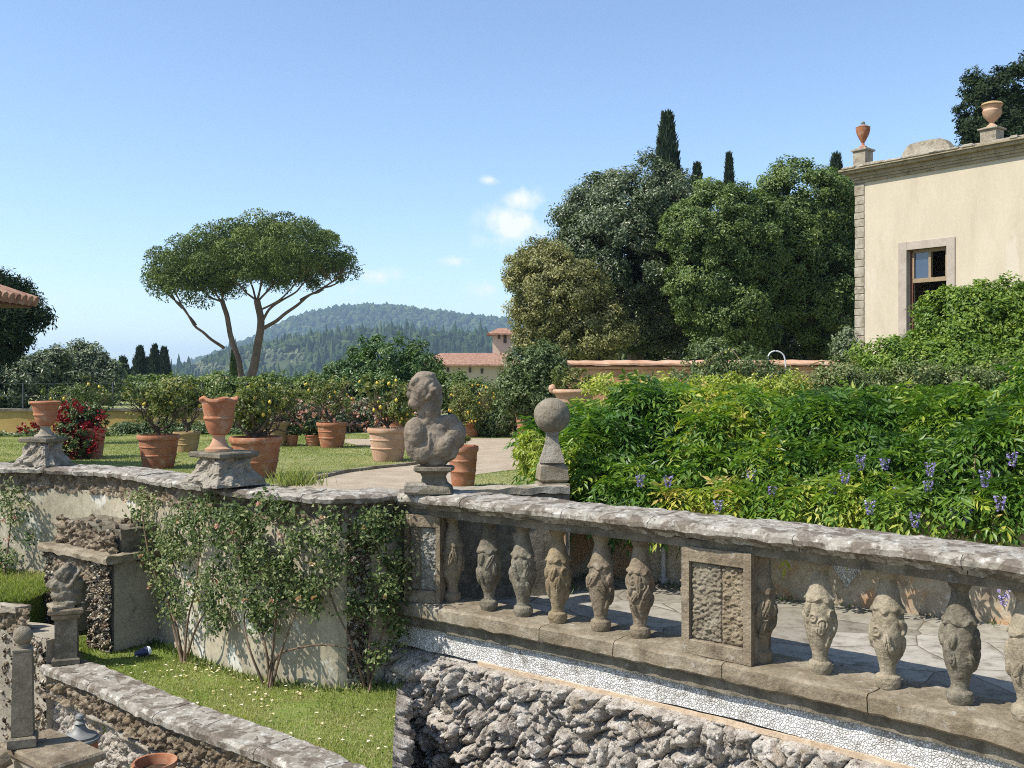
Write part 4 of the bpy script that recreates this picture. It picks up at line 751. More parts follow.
tree('evergreen_oak', 'low dark undergrowth tree under the right of the grove', 'tree', G2, (9.5, 40, ZG), [bl(800,345,40,70,28), bl(720,350,40,60,26), bl(870,340,41,50,34)], 'oak', 420, .5, 80, .2, .11, .2, seed=6)
# cypresses: tall narrow cones of dense foliage
def cypress(px, pyt, Y, wpx, label, group, pyb=380, seed=0, n_=9000):
    q = P(px, pyt+(6 if Y < 80 else 4), Y); top = q[2]; base = max(ZG if Y < 60 else -6, -6); R = wpx*(1.05 if Y < 60 else .8)*Y/F; H = top-base; e_ = empty('cypress', (q[0], Y, base), label, 'tree', group)
    b_ = Buf(); b_.tube([(0, 0, -.1), (0, 0, H*.3), (0, 0, H*.8)], [R*.22, R*.16, R*.05], 7); b_.build('trunk', M['bark'], e_, True)
    h = rng.random(n_)**.72; a = rng.random(n_)*2*PI; prof = np.minimum(1, (h+.02)/.10)**.6*np.clip((1-h)/.62, 0, 1)**.72
    dd = np.c_[np.cos(a), np.sin(a), h*5]; rr_ = R*prof*(1+.22*fbm(dd*np.array([1.6, 1.6, 1.2])+seed*5, 3, seed))*(.80+.22*rng.random(n_))
    Pt = np.c_[rr_*np.cos(a), rr_*np.sin(a), h*H]; O = np.c_[np.cos(a), np.sin(a), np.full(n_, .5)]; D = unit(np.c_[np.cos(a)*.3, np.sin(a)*.3, np.ones(n_)] + rdir(n_)*.35); s_ = Y/F
    b_ = Buf(); b_.leaves(Pt, D, unit(O+rdir(n_)*.5), np.maximum(R*.42, .1)*(.6+.8*rng.random(n_)), R*.17*(.6+.8*rng.random(n_)), np.clip(.45+.25*rng.normal(size=n_), 0, 1)); b_.build('crown', L['cypress' if pyt != 341 else 'oak_green'], e_)
gc = 'cypress tips rising above the grove'
cypress(667, 114, 50, 21, 'tallest cypress tip above the dark holm oak', gc, seed=1)
cypress(697, 162, 50, 14, 'small cypress tip just right of the tallest cypress', gc, seed=2)
cypress(729, 151, 50, 12, 'slim cypress tip standing alone above the middle tree', gc, seed=3)
cypress(836, 154, 46, 17, 'cypress tip beside the villa cornice', gc, seed=4)
gd = 'distant cypresses at the left'
for j, (px, pt, wd, lab) in enumerate([(123,357,16,'leftmost of the distant cypresses, short and joined to its neighbour'),(140,346,15,'tall distant cypress opening the group of four'),(148,356,11,'shortest distant cypress inside the group of four'),(155,344,14,'tallest distant cypress in the group of four'),(164,347,15,'rightmost of the distant cypresses'),(114,360,14,'low distant cypress at the edge of the grey green tree')]):
    cypress(px, pt, 80, wd, lab, gd, seed=10+j, n_=3500)
cypress(234, 341, 62, 10, 'ivy green conifer column behind the umbrella pine trunks', None, seed=21, n_=6000)
# umbrella pine
YP = 60.; base = P(250, 410, YP); ep = empty('umbrella_pine', base, 'great umbrella pine with several leaning trunks against the sky', 'tree')
def pp(px, py, dy=0): return P(px, py, YP+dy)
b_ = Buf(); kp = YP/F
def stem(pts, r0, r1, k=0):
    pts = np.array([pp(*a) for a in pts]); q = spline(pts, 26); q = q + np.stack([fbm(np.c_[np.linspace(0, 5, 26), np.zeros(26), np.full(26, j*3.+k)], 2, k) for j in range(3)], 1)*.10*np.sin(np.linspace(0, PI, 26))[:, None]; b_.tube(q-base, np.linspace(r0, r1, 26)*kp*.74, 9); return q
stem([(248,412),(250,385),(256,355),(260,322),(257,300)], 6.8, 4.5, 1)
stem([(246,400,.3),(240,372),(233,340),(227,315),(222,300)], 4.2, 3.2, 2)
stem([(250,395,-.5),(242,372),(236,350),(230,328)], 3.0, 1.6, 3)
stem([(224,348,.5),(212,340),(196,325),(182,308),(166,290),(156,278)], 2.2, .7, 4)
stem([(262,329),(278,320),(292,308),(304,298),(322,288),(338,278),(346,268)], 2.8, .7, 5)
stem([(263,320),(270,308),(288,296),(305,282),(318,270)], 2.0, .6, 6)
br = [((257,302),(250,282),(243,262),(238,240)), ((257,302),(262,280),(268,258),(275,238)), ((259,300),(272,284),(288,266),(300,248)), ((256,300),(244,290),(232,278),(222,262)), ((222,302),(212,288),(202,270),(192,252)), ((222,302),(208,296),(192,286),(178,268)),
      ((224,304),(220,284),(214,262),(210,244)), ((260,310),(282,298),(302,276),(322,256)), ((300,300),(320,290),(332,282),(344,272)), ((182,308),(172,296),(163,288),(156,284)), ((258,298),(266,270),(284,250),(292,236)), ((222,300),(226,282),(232,262),(238,248)), ((196,325),(178,300),(170,284),(166,270)), ((322,288),(334,284),(344,280),(350,272))]
for j, q in enumerate(br):
    dy = rng.uniform(-1.8, 1.8); stem([(a, c, dy*i/3) for i, (a, c) in enumerate(q)], 1.5, .45, 10+j)
    m_ = q[2]
    for s_ in range(6):
        stem([(m_[0], m_[1], dy*.66), (m_[0]+rng.uniform(-10, 10), m_[1]-8, dy*.8), (m_[0]+rng.uniform(-22, 22), m_[1]-rng.uniform(8, 24), dy+rng.uniform(-1, 1))], .6, .25, 50+j*3+s_)
b_.build('trunk', M['pinebark'], ep, True)
# crown: a thick flat umbrella of rounded needle cushions with a ragged hollow underside
cen = []; tries = 0
lobes = [(277, 264, 66, 40), (192, 276, 38, 31), (240, 268, 56, 37)]
while len(cen) < 210 and tries < 20000:            # sunlit cushions spaced over the top of the umbrella
    tries += 1; cx, cy, R_, H_ = lobes[rng.choice(3, p=[.5, .25, .25])]; a = rng.random()*2*PI; r_ = math.sqrt(rng.random()); x = math.cos(a)*r_; y = math.sin(a)*r_
    q = (cx+x*R_, cy-H_*math.sqrt(max(0, 1-r_**2))**.85+rng.uniform(2, 7), y*R_*kp, rng.uniform(.75, 1.25)*(1 if r_ < .85 else .8))
    if all(((q[0]-c_[0])*kp)**2 + ((q[1]-c_[1])*kp)**2 + (q[2]-c_[2])**2 > 1.15**2 for c_ in cen): cen.append(q)
for _ in range(300):                               # thin tufts hanging inside the hollow underside
    cx, cy, R_, H_ = lobes[rng.choice(3, p=[.5, .25, .25])]; a = rng.random()*2*PI; r_ = math.sqrt(rng.random())*.97; cen.append((cx+math.cos(a)*r_*R_, cy-H_*.40*(1-r_**2)+rng.uniform(-2, 21)*(r_*.65+.5), math.sin(a)*r_*R_*kp, rng.uniform(.3, .68)))
for (px, py) in [(346,252),(350,262),(340,262),(334,272),(352,272),(160,290),(152,282),(150,270),(172,296),(190,300),(205,303),(238,292),(228,288),(300,270),(320,266)]: cen.append((px, py, rng.uniform(-1, 1), .55))
cen = np.array(cen); Cc = np.stack([(cen[:, 0]-512)/F*YP, YP+cen[:, 2], (HZ-cen[:, 1])/F*YP], 1); li = np.repeat(np.arange(len(Cc)), np.where(cen[:, 3] > .7, 620, 150))
e_ = unit(rdir(len(li))+np.array([0, 0, .35])); r_ = cen[li, 3]*(.78+.24*rng.random(len(li))); r_ = np.where(rng.random(len(li)) < .2, r_*rng.random(len(li)), r_)
Pt = Cc[li] + e_*r_[:, None]*np.array([1, 1, .78]); tpn = rng.normal(size=len(Cc))*.14; b_ = Buf()
NN = unit(e_+rdir(len(li))*.45); TT = rdir(len(li)); TT = unit(TT-NN*np.sum(TT*NN, 1)[:, None]+e_*.35); b_.leaves(Pt-base, TT, NN, .20, .075, np.clip(.48+tpn[li]+rng.normal(size=len(li))*.14, 0, 1)); b_.build('crown', L['pine'], ep)
# dark pine and mixed trees at the left edge
gl = 'trees beyond the garden at the left'
tree('dark_pine', 'big dark pine cut by the left edge of the photo', 'tree', gl, (-17.2, 30.5, ZG), [bl(10,322,30,30,26), bl(-30,305,30,46,32), bl(-2,292,31,22,11), bl(-12,342,30,36,18), bl(-60,330,30,50,40)], 'darkpine', 560, .40, 110, .17, .05, .3, seed=31, bark='pinebark')
tree('broadleaf_tree', 'dark rounded tree below the big pine at left', 'tree', gl, (-20.5, 42, ZG), [bl(18,384,41,30,24), bl(-20,388,41,40,28), bl(50,372,42,18,20)], 'oak', 420, .36, 90, .18, .08, .25, seed=32)
tree('broadleaf_tree', 'pale grey green feathery tree right of the dark rounded tree', 'tree', gl, (-20, 48, ZG), [bl(88,376,47,20,28), bl(104,382,47,16,22), bl(78,362,47,9,17), bl(66,380,47,16,26)], 'grey', 300, .35, 70, .20, .08, .2, seed=33)
tree('broadleaf_tree', 'dark clump in front of the distant cypresses', 'tree', gl, (-22, 55, ZG), [bl(118,392,55,26,14), bl(160,394,55,30,12), bl(200,394,55,22,12)], 'oak_green', 380, .5, 60, .26, .13, .2, seed=34, limbs=3)
tree('dark_pine', 'dark tree rising behind the villa roof at the top right', 'tree', None, (19.5, 38, ZG), [bl(1000,105,36,34,36), bl(1040,90,36,40,40), bl(985,128,36,22,16), bl(968,134,36,12,10), bl(1020,130,36,40,25), bl(1045,150,36,60,60)], 'darkpine', 480, .30, 110, .15, .06, .3, seed=35, shell=.9)
gs = 'bushes at the far side of the potted garden'
def bush(name, label, blobs, mat, npuff, puff, nleaf, Ln, W, seed, group=None, base=None, tv=.2, tb=.5, flowers=None, nf=0, fs=.05, up=.35, stems=5):
    blobs = np.array(blobs, float); c = blobs[:, :3].mean(0); base = np.array(base if base is not None else (c[0], c[1], ZG), float)
    e_ = empty(name, base, label, 'bush' if name != 'rose_bed' else 'rose bush', group); b_ = Buf()
    for j in range(stems):
        q = blobs[j % len(blobs)]; p, r_ = limb(base+np.array([rng.uniform(-.1, .1), rng.uniform(-.1, .1), -.02]), q[:3]+rdir(1)[0]*q[3:6]*.5, .03, .008, .1, k=seed+j); b_.tube(p-base, r_, 6)
    b_.build('stem', M['twig'], e_, True); Pt, O, tp = crown_pts(blobs, npuff, puff, nleaf, seed, .2)
    ok = Pt[:, 2] > base[2]+.01; b_ = Buf(); leafy(b_, (Pt-base)[ok], O[ok], tp[ok], Ln, W, tv=tv, tb=tb, up=up); b_.build('foliage', L[mat], e_)
    if flowers:
        Pf, Of, tf = crown_pts(blobs, nf, .01, 1, seed, 0, shell=.98); ok = (Pf[:, 1] < c[1]+.2) | (rng.random(len(Pf)) < .3); Pf = Pf[ok]; Of = Of[ok]; li = np.repeat(np.arange(len(Pf)), 7); b_ = Buf(); dd_ = unit(Of[li]+rdir(len(li))*.9); b_.leaves(Pf[li]-base+dd_*fs*.1, dd_, rdir(len(li)), fs, fs*.9, rng.random(len(li))); q = b_.build('blossom', L[flowers], e_); q['kind'] = 'stuff'
    return e_
bush('orange_tree_bush', 'large dark green rounded orange tree behind the lemon pots', [bl(385,372,27,40,30), bl(352,385,27,28,24), bl(420,372,27,24,22), bl(372,392,27,50,26), bl(400,395,27,36,26)], 'citrus_dark', 620, .22, 60, .10, .05, 41, gs)
bush('laurel_bush', 'grey green tall bush left of the big planter by the path', [bl(530,375,19.5,26,26), bl(548,365,19.5,16,18), bl(520,395,19.5,22,22), bl(540,400,19.5,20,22)], 'shrub', 420, .16, 60, .075, .035, 42, gs)
bush('low_hedge', 'dark low hedge in front of the yellow wall at left', [bl(x, 443+3*((i*7) % 3), 23.2, 17, 13) for i, x in enumerate(range(-20, 130, 17))] , 'shrub', 520, .15, 60, .08, .04, 43, gs, flowers='petal', nf=110, fs=.045)
bush('low_hedge', 'leafy low hedge behind the small olive coloured pot', [bl(x, 436, 24.2, 16, 14) for x in range(130, 250, 16)], 'shrub', 420, .15, 60, .08, .04, 44, gs)
for j, (x0_, x1_, nm, pc) in enumerate([(262, 345, 'pale rose bush left of the orange tree with dusty pink blooms', 'pinkf'), (345, 430, 'pink rose bush below the orange tree', 'pinkf'), (478, 524, 'pink rose bush right of the stone bust', 'pinkf')]):
    bush('rose_bed', nm, [bl(x, 418+4*(i % 2), 24.5+.5*j, 14, 17) for i, x in enumerate(range(x0_, x1_, 14))], 'grey', 300, .16, 40, .08, .04, 45+j, 'rose bushes at the back of the lawn', flowers=pc, nf=480, fs=.085)
bush('garden_shrub', 'light green shrub row behind the lemon pots near the pine', [bl(x, 392+5*(i % 3), 30, 16, 16) for i, x in enumerate(range(176, 350, 15))], 'oak_green', 520, .22, 55, .11, .055, 49, gs, tb=.7)
bush('garden_shrub', 'green shrub between the lemon tree and the far red roofed house', [bl(448,392,25.5,26,16), bl(475,400,25.5,24,18), bl(502,408,25.5,20,16)], 'oak_green', 330, .18, 55, .09, .045, 50, gs)
bush('garden_shrub', 'dark low shrub with white flowers right of the bust', [bl(498,424,23,14,10), bl(486,426,23,12,9)], 'shrub', 160, .12, 55, .07, .035, 51, gs, flowers='petal', nf=50, fs=.06)
# hanging big bush by the villa and the shrubs in front of it
bush('laurel_bush', 'big bright green bush against the villa window', [bl(972,330,16,44,42), bl(1012,325,16,34,38), bl(945,348,16,26,30), bl(922,366,15.8,30,24), bl(894,368,15.6,34,24), bl(960,375,15.4,60,32), bl(1035,355,15.6,48,50), bl(880,385,15.2,26,20)], 'laurel', 1500, .17, 85, .07, .036, 52)
bush('garden_shrub', 'dull green scrambling shrub below the big bright bush', [bl(x, 384+6*((i*5) % 3), 13.6, 26, 20) for i, x in enumerate(range(840, 1060, 26))], 'rose', 520, .14, 60, .05, .026, 53, 'scrambling shrubs along the terrace', tb=.6)
bush('garden_shrub', 'thin upright rose shrub before the orange garden wall', [bl(712,355,15,24,16), bl(735,368,15,34,20), bl(700,378,15,30,14), bl(765,378,15,28,14)], 'shrub', 260, .09, 26, .055, .028, 54, 'scrambling shrubs along the terrace', tb=.6)
bush('garden_shrub', 'yellowish shrub between the wisteria and the garden wall', [bl(x, 388+4*((i*5) % 3), 14, 20, 12) for i, x in enumerate(range(610, 830, 20))], 'lime', 300, .12, 45, .06, .026, 55, 'scrambling shrubs along the terrace', tb=.35)
bush('garden_shrub', 'silvery climbing shrub at the villa corner', [bl(846,352,16.5,9,22), bl(852,372,16.5,14,18)], 'grey', 120, .12, 36, .06, .03, 56, tb=.8)
b_ = Buf(); q = spline([P(772,375,15), P(768,360,15), P(770,353,15), P(777,351,15), P(784,356,15), P(786,375,15)], 24); q[0][2] = q[-1][2] = ZG; b_.tube(q, .012, 6); tag(b_.build('garden_hoop', M['whitewire'], None, True), 'white wire hoop standing among the shrubs before the grove', 'hoop')

# ---------------------------------------------------------------- villa
vd = np.array([.612, -.791]); vi = np.array([.791, .612]); V0 = np.array([8.6, 25.0]); vrz = math.atan2(vd[1], vd[0])
vl = empty('villa', (8.6, 25, ZG), 'cream plastered villa corner with stone quoins, cornice and an open window', 'building')
ZC0, ZC1 = 4.72, 5.12
def vb(b_, u0, u1, v0, v1, z0, z1, bev=0.0):
    q = V0 + vd*(u0+u1)/2 + vi*(v0+v1)/2; b_.box((q[0]-8.6, q[1]-25, (z0+z1)/2-ZG), (u1-u0, v1-v0, z1-z0), vrz, bev)
W0, W1, WZ0, WZ1 = 1.38, 2.38, .30, 2.98
b_ = Buf(); vb(b_, .22, W0, 0, .35, ZG, ZC0+.06); vb(b_, W1, 9.5, 0, .35, ZG, ZC0+.06); vb(b_, W0, W1, .0, .35, WZ1, ZC0+.06); vb(b_, W0, W1, 0, .35, ZG, WZ0)
vb(b_, 0.02, .32, .36, 7, ZG, ZC0); vb(b_, 9.2, 9.5, .36, 7, ZG, ZC0); vb(b_, .02, 9.5, 6.8, 7.1, ZG, ZC0); b_.build('wall_face', M['villa'], vl)
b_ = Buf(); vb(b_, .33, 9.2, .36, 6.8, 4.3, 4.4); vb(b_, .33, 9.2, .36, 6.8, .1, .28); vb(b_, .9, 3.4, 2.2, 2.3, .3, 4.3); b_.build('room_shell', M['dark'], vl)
b_ = Buf(); z = ZG; j = 0
while z < ZC0+.04:
    h = random.uniform(.16, .30); h = min(h, ZC0+.06-z); w2 = .24 if j % 2 else .27; vb(b_, -.02+random.uniform(-.012, .008), w2 if False else .235, -.025+random.uniform(-.008, .004), .36, z+.004, z+h-.004, .012); z += h; j += 1
b_.build('quoins', M['parapet'], vl)
b_ = Buf()
for (o_, za, zb_) in ((.04, ZC0+.06, ZC0+.13), (.08, ZC0+.13, ZC0+.19), (.12, ZC0+.19, ZC0+.29), (.25, ZC0+.29, ZC0+.355), (.31, ZC0+.355, ZC1)): vb(b_, -o_, 9.6, -o_, 7.1+o_, za, zb_, .004)
b_.build('cornice', M['cornice'], vl)
b_ = Buf(); vb(b_, 0.0, 9.5, -.05, .35, ZC1, ZC1+.10, .015)
for j in range(60): u = random.uniform(-.2, 9.3); vb(b_, u, u+random.uniform(.1, .4), -.33, -.05+random.random()*.1, ZC1-.01, ZC1+random.uniform(.02, .07), .015)
b_.build('parapet', M['parapet'], vl)
def u_at(px, off=0.0):
    r_ = (px-512)/F; return ((V0[0]+vi[0]*off) - r_*(V0[1]+vi[1]*off))/(r_*vd[1]-vd[0])
ua, ub = u_at(902), u_at(950); pr_ = []
for s_ in np.linspace(0, 1, 25): u = ua+(ub-ua)*s_; h = .06+.24*min(1, math.sin(min(s_, 1-s_)*PI*2.6) if min(s_, 1-s_) < .19 else 1)+.05*math.sin(s_*PI); pr_.append((u, h))
b_ = Buf(); Vv = []; n_ = len(pr_)
for u, h in pr_:
    for v, hh_ in ((-.02, 0), (-.02, h), (.25, h), (.25, 0)): q = V0+vd*u+vi*v-np.array([8.6, 25]); Vv.append((q[0], q[1], ZC1+.102+hh_*.85-ZG))
Q = [(i*4+k_, i*4+(k_+1) % 4, (i+1)*4+(k_+1) % 4, (i+1)*4+k_) for i in range(n_-1) for k_ in range(4)] + [(0, 1, 2, 3), (n_*4-1, n_*4-2, n_*4-3, n_*4-4)]; b_.add(Vv, Q); b_.build('scroll_block', M['parapet'], vl)
win = Buf(); S0, S1 = W0-.21, W1+.20
vb(win, S0, W0, -.03, .10, WZ0-.2, WZ1+.2, .006); vb(win, W1, S1, -.03, .10, WZ0-.2, WZ1+.2, .006); vb(win, W0+.002, W1-.002, -.028, .10, WZ1, WZ1+.198, .006); vb(win, S0-.03, S1+.03, -.07, .34, WZ0-.3, WZ0-.2, .006)
wn_ = win.build('window', M['surround'], vl)
b_ = Buf(); ZT = 2.20
vb(b_, W0, W0+.07, .14, .20, WZ0, WZ1); vb(b_, W1-.07, W1, .14, .20, WZ0, WZ1); b_.build('frame', M['wood'], wn_)
b_ = Buf(); vb(b_, W0+.07, W1-.07, .13, .21, WZ1-.07, WZ1); vb(b_, W0+.07, W1-.07, .13, .21, ZT, ZT+.10); vb(b_, (W0+W1)/2-.03, (W0+W1)/2+.03, .13, .21, ZT+.10, WZ1-.07); vb(b_, W0+.07, W0+.11, .12, .2, ZT+.1, WZ1-.07); vb(b_, W1-.11, W1-.072, .12, .2, ZT+.1, WZ1-.07); b_.build('transom', M['woodpale'], wn_)
b_ = Buf(); vb(b_, W0+.11, (W0+W1)/2-.03, .16, .17, ZT+.1, WZ1-.07); b_.build('pane', M['glass'], wn_)
def vped(px, off, wd, h, dh, lab):
    u = u_at(px, off); q = V0+vd*u+vi*off; e_ = empty('parapet_pedestal', (q[0], q[1], ZC1+.10), lab, 'pedestal', 'pedestals on the villa cornice', vrz); b_ = Buf()
    b_.box((0, 0, h*.4), (wd, wd, h*.8), 0, .01); b_.box((0, 0, h*.85), (wd*1.25, wd*1.25, h*.12), 0, .01); b_.box((0, 0, h*.95), (wd*.8, wd*.8, h*.1), 0, .01); b_.build('pedestal_body', M['parapet'], e_); return q
q1 = vped(863, .16, .34, .46, 0, 'stone pedestal at the villa corner under the slim red urn'); q2 = vped(992, .16, .36, .34, 0, 'stone pedestal on the cornice under the pale flat topped urn')
def rlathe(b_, pr, s_): b_.lathe([(a*s_, c*s_) for a, c in pr], (0, 0, 0), 28)
e_ = empty('roof_urn', (q1[0], q1[1], ZC1+.56), 'slim red lidded urn on the villa corner', 'urn', 'urns on the villa roofline'); b_ = Buf(); rlathe(b_, [(0,0),(.09,0),(.085,.03),(.035,.06),(.03,.11),(.06,.16),(.13,.30),(.155,.40),(.15,.44),(.16,.46),(.12,.48),(0,.48)], 1.12); b_.build('urn_body', M['terra'], e_, True)
b_ = Buf(); rlathe(b_, [(0,.48),(.12,.48),(.08,.51),(.04,.53),(.05,.56),(.025,.59),(0,.6)], 1.12); b_.build('lid', M['lead'], e_, True)
e_ = empty('roof_urn', (q2[0], q2[1], ZC1+.44), 'pale terracotta urn with a mossy flat top on the villa roofline', 'urn', 'urns on the villa roofline'); b_ = Buf(); rlathe(b_, [(0,0),(.11,0),(.10,.03),(.05,.07),(.045,.10),(.10,.15),(.17,.24),(.19,.33),(.17,.37),(.19,.42),(.21,.44),(0,.45)], 1.08); b_.build('urn_body', M['terra_pale'], e_, True)
b_ = Buf(); rlathe(b_, [(.20,.445),(.22,.46),(.19,.50),(.10,.53),(0,.535)], 1.08); b_.build('moss_top', M['terra_olive'], e_, True)
# eave of a tiled roof entering at the left edge, on its own pavilion wall
er = empty('tiled_pavilion', (-9.2, 15.8, ZG), 'corner of a red tiled pavilion roof cut by the left edge of the photo', 'building')
q = P(36, 302, 15.5); xe = q[0]+9.2; ze = q[2]-ZG
b_ = Buf(); b_.box((xe-2.6, -1.5, (ze-.12)/2), (3.2, 1.9, ze-.12)); b_.build('wall_face', M['yellowwall'], er)
b_ = Buf(); b_.box((xe-2.0, -1.45, ze-.07), (3.9, 2.25, .05)); b_.build('eaves_board', M['wood'], er)
b_ = Buf()
for j in range(12):
    y_ = -.33-j*.19
    for r_ in range(9):
        x1 = xe-.385*r_; z1 = ze+.126*r_; b_.tube([(x1+.02, y_, z1), (x1-.42, y_, z1+.155)], [.085, .07], 8)
b_.build('roof_tiles', M['tiles'], er)
b_ = Buf(); b_.add([(xe-dx, y_, z_) for z0_ in (0, -.03) for dx, y_, z_ in ((0, -2.6, ze-.035+z0_), (3.6, -2.6, ze+1.13+z0_), (3.6, -.3, ze+1.13+z0_), (0, -.3, ze-.035+z0_))], [(0, 3, 2, 1), (4, 5, 6, 7), (0, 1, 5, 4), (1, 2, 6, 5), (2, 3, 7, 6), (3, 0, 4, 7)]); b_.build('roof_slope', M['tiles'], er)
# garden walls
gw = empty('garden_boundary_wall', (0, 0, 0), 'orange plastered garden wall with a tiled coping in front of the grove', 'wall')
GW = Curve([(1.2, 21.6), (4, 21.5), (8.9, 21.2)]); b_ = Buf(); sweep(b_, GW, 0, GW.L, [(0, ZG-.1), (0, .12), (.3, .12), (.3, ZG-.1)], .3); b_.build('wall_face', M['orangewall'], gw)
b_ = Buf(); sweep(b_, GW, 0, GW.L, [(-.04, .12), (-.05, .17), (.0, .2), (.3, .2), (.35, .17), (.34, .12)], .15, .01, 4); b_.build('string_course', M['orangewall'], gw, True)
b_ = Buf(); sweep(b_, GW, 0, GW.L, [(-.09, .205), (-.09, .245), (.15, .32), (.39, .245), (.39, .205)], .12, .016, 6); b_.build('coping', M['terra_pale'], gw, True)
yw = empty('garden_boundary_wall', (0, 0, 0), 'low ochre yellow wall at the far left behind the dark hedge', 'wall')
YW = Curve([(-16, 24.6), (-8, 25.0), (-5.6, 25.2)]); b_ = Buf(); sweep(b_, YW, 0, YW.L, [(0, ZG-.1), (0, -.90), (.3, -.90), (.3, ZG-.1)], .3); b_.build('wall_face', M['yellowwall'], yw)
b_ = Buf(); sweep(b_, YW, 0, YW.L, [(-.05, -.90), (-.05, -.84), (.35, -.84), (.35, -.90)], .2, .01); b_.build('coping', M['sand2'], yw, True)
fc = empty('wire_fence', (0, 0, 0), 'thin dark wire fence with posts on top of the ochre wall', 'fence')
for t in np.arange(.5, YW.L, 1.1):
    c, nn = YW.at(t); b_ = Buf(); b_.tube([(c[0]+.01, c[1]+.15, -.86), (c[0]+.01, c[1]+.15, -.20)], .016, 6); b_.build('post', M['wire'], fc)
b_ = Buf()
for z in (-.22, -.54): tt = np.linspace(0, YW.L, 20); c, nn = YW.at(tt); b_.tube(np.c_[c[:, 0], c[:, 1]+.15, np.full(20, z)], .004, 5)
b_.build('wires', M['wire'], fc)

# ---------------------------------------------------------------- houses beyond
def house(name, label, px0, px1, pyb, pye, pyr, Y, dep, wallm, wins, ridge='x', hip=.25, group='houses beyond the garden'):
    a = P(px0, pye, Y); b2 = P(px1, pye, Y); ze = a[2]; zr = (HZ-pyr)/F*(Y+dep/2); zb = -7.0; e_ = empty(name, (a[0], Y, zb), label, 'house', group); W_ = b2[0]-a[0]; b_ = Buf()
    b_.box((W_/2, dep/2, (ze-zb)/2), (W_, dep, ze-zb)); b_.build('wall_face', M[wallm], e_)
    o_ = .45; H = ze-zb; R_ = zr-zb; hp = W_*hip; b_ = Buf()
    b_.add([(-o_, -o_, H), (W_+o_, -o_, H), (W_+o_, dep+o_, H), (-o_, dep+o_, H), (hp, dep/2, R_), (W_-hp, dep/2, R_), (-o_, -o_, H-.12), (W_+o_, -o_, H-.12), (W_+o_, dep+o_, H-.12), (-o_, dep+o_, H-.12)], [(0, 1, 5, 4), (2, 3, 4, 5), (6, 9, 8, 7), (0, 6, 7, 1), (1, 7, 8, 2), (2, 8, 9, 3), (3, 9, 6, 0)], [(1, 2, 5), (3, 0, 4)])
    b_.build('roof', M['tiles'], e_)
    for (wx, wy, ww, wh) in wins:
        q = P(wx, wy, Y); b_ = Buf(); b_.box((q[0]-a[0], -.02, q[2]-zb), (ww*Y/F, .08, wh*Y/F)); f_ = b_.build('window', M['shutter'], e_)
    return e_
house('far_house', 'long house with a low red tiled roof behind the bust', 425, 520, 400, 364.5, 353, 75, 8, 'housewall', [(448,370,2.4,5),(459,371,2.4,5),(470,370,2.4,5),(482,371,2.4,5)], hip=.12)
house('far_house', 'square house tower with a red roof left of the grove', 492.5, 512, 360, 333.5, 328, 82, 2.2, 'tower', [(499,337,2,4),(505,339,3,8)], hip=.3)
house('far_house', 'small pale house with a red roof left of the umbrella pine', 194, 222, 395, 381, 376, 95, 6, 'housewall', [(202,386,2.4,4),(212,386,2.4,4)], hip=.1)
# ---------------------------------------------------------------- hills
def ridge(name, prof, Y, depth, k, mat, base=-14, amp=.02, front=.5):
    prof = np.array(prof, float); px = np.linspace(prof[0, 0], prof[-1, 0], 160); py = np.interp(px, prof[:, 0], prof[:, 1]); H = (HZ-py)/F*Y - base
    nv = 40; v = np.linspace(-front, 1, nv); V = np.zeros((160, nv, 3)); V[..., 1] = Y + v[None, :]*depth; V[..., 0] = ((px-512)/F*Y)[:, None]*np.ones(nv); sh = np.where(v < 0, (np.cos(v/front*PI)+1)/2, (np.cos(v*PI)+1)/2)
    V[..., 2] = base + H[:, None]*sh[None, :]
    nz = fbm(V.reshape(-1, 3)/(depth*.35)+k, 4, k).reshape(160, nv); V[..., 2] += nz*H.max()*amp*np.sin(np.clip(sh, 0, 1)*PI)*4
    return struct(mkobj(name, V.reshape(-1, 3), grid_faces(160, nv), mat)), V
M['hillground'] = stone('wooded_hill_ground', [(.3,(.035,.05,.02)),(.6,(.07,.085,.03))], .01, bump=0, fine=0)
h1, V1 = ridge('far_hill', [(60,378),(120,371),(165,366),(200,360),(240,350),(300,345),(380,350)], 5200, 1400, 1, M['hillground'])
h2, V2 = ridge('main_hill', [(150,380),(185,372),(210,362),(240,350.5),(262,341),(285,327),(305,318.5),(330,313),(350,310),(375,309.5),(400,310.5),(420,313.5),(445,316.5),(470,320.5),(500,323),(560,327),(640,334),(760,350),(900,372),(1000,378)], 2400, 800, 2, M['hillground'])
h3, V3 = ridge('near_hill', [(100,386),(150,380),(190,373),(215,364),(235,358),(262,351),(300,344),(335,340),(375,336.5),(410,336),(440,338.5),(480,340),(520,344),(600,350),(700,362),(800,376),(900,384)], 1150, 520, 3, M['hillground'])
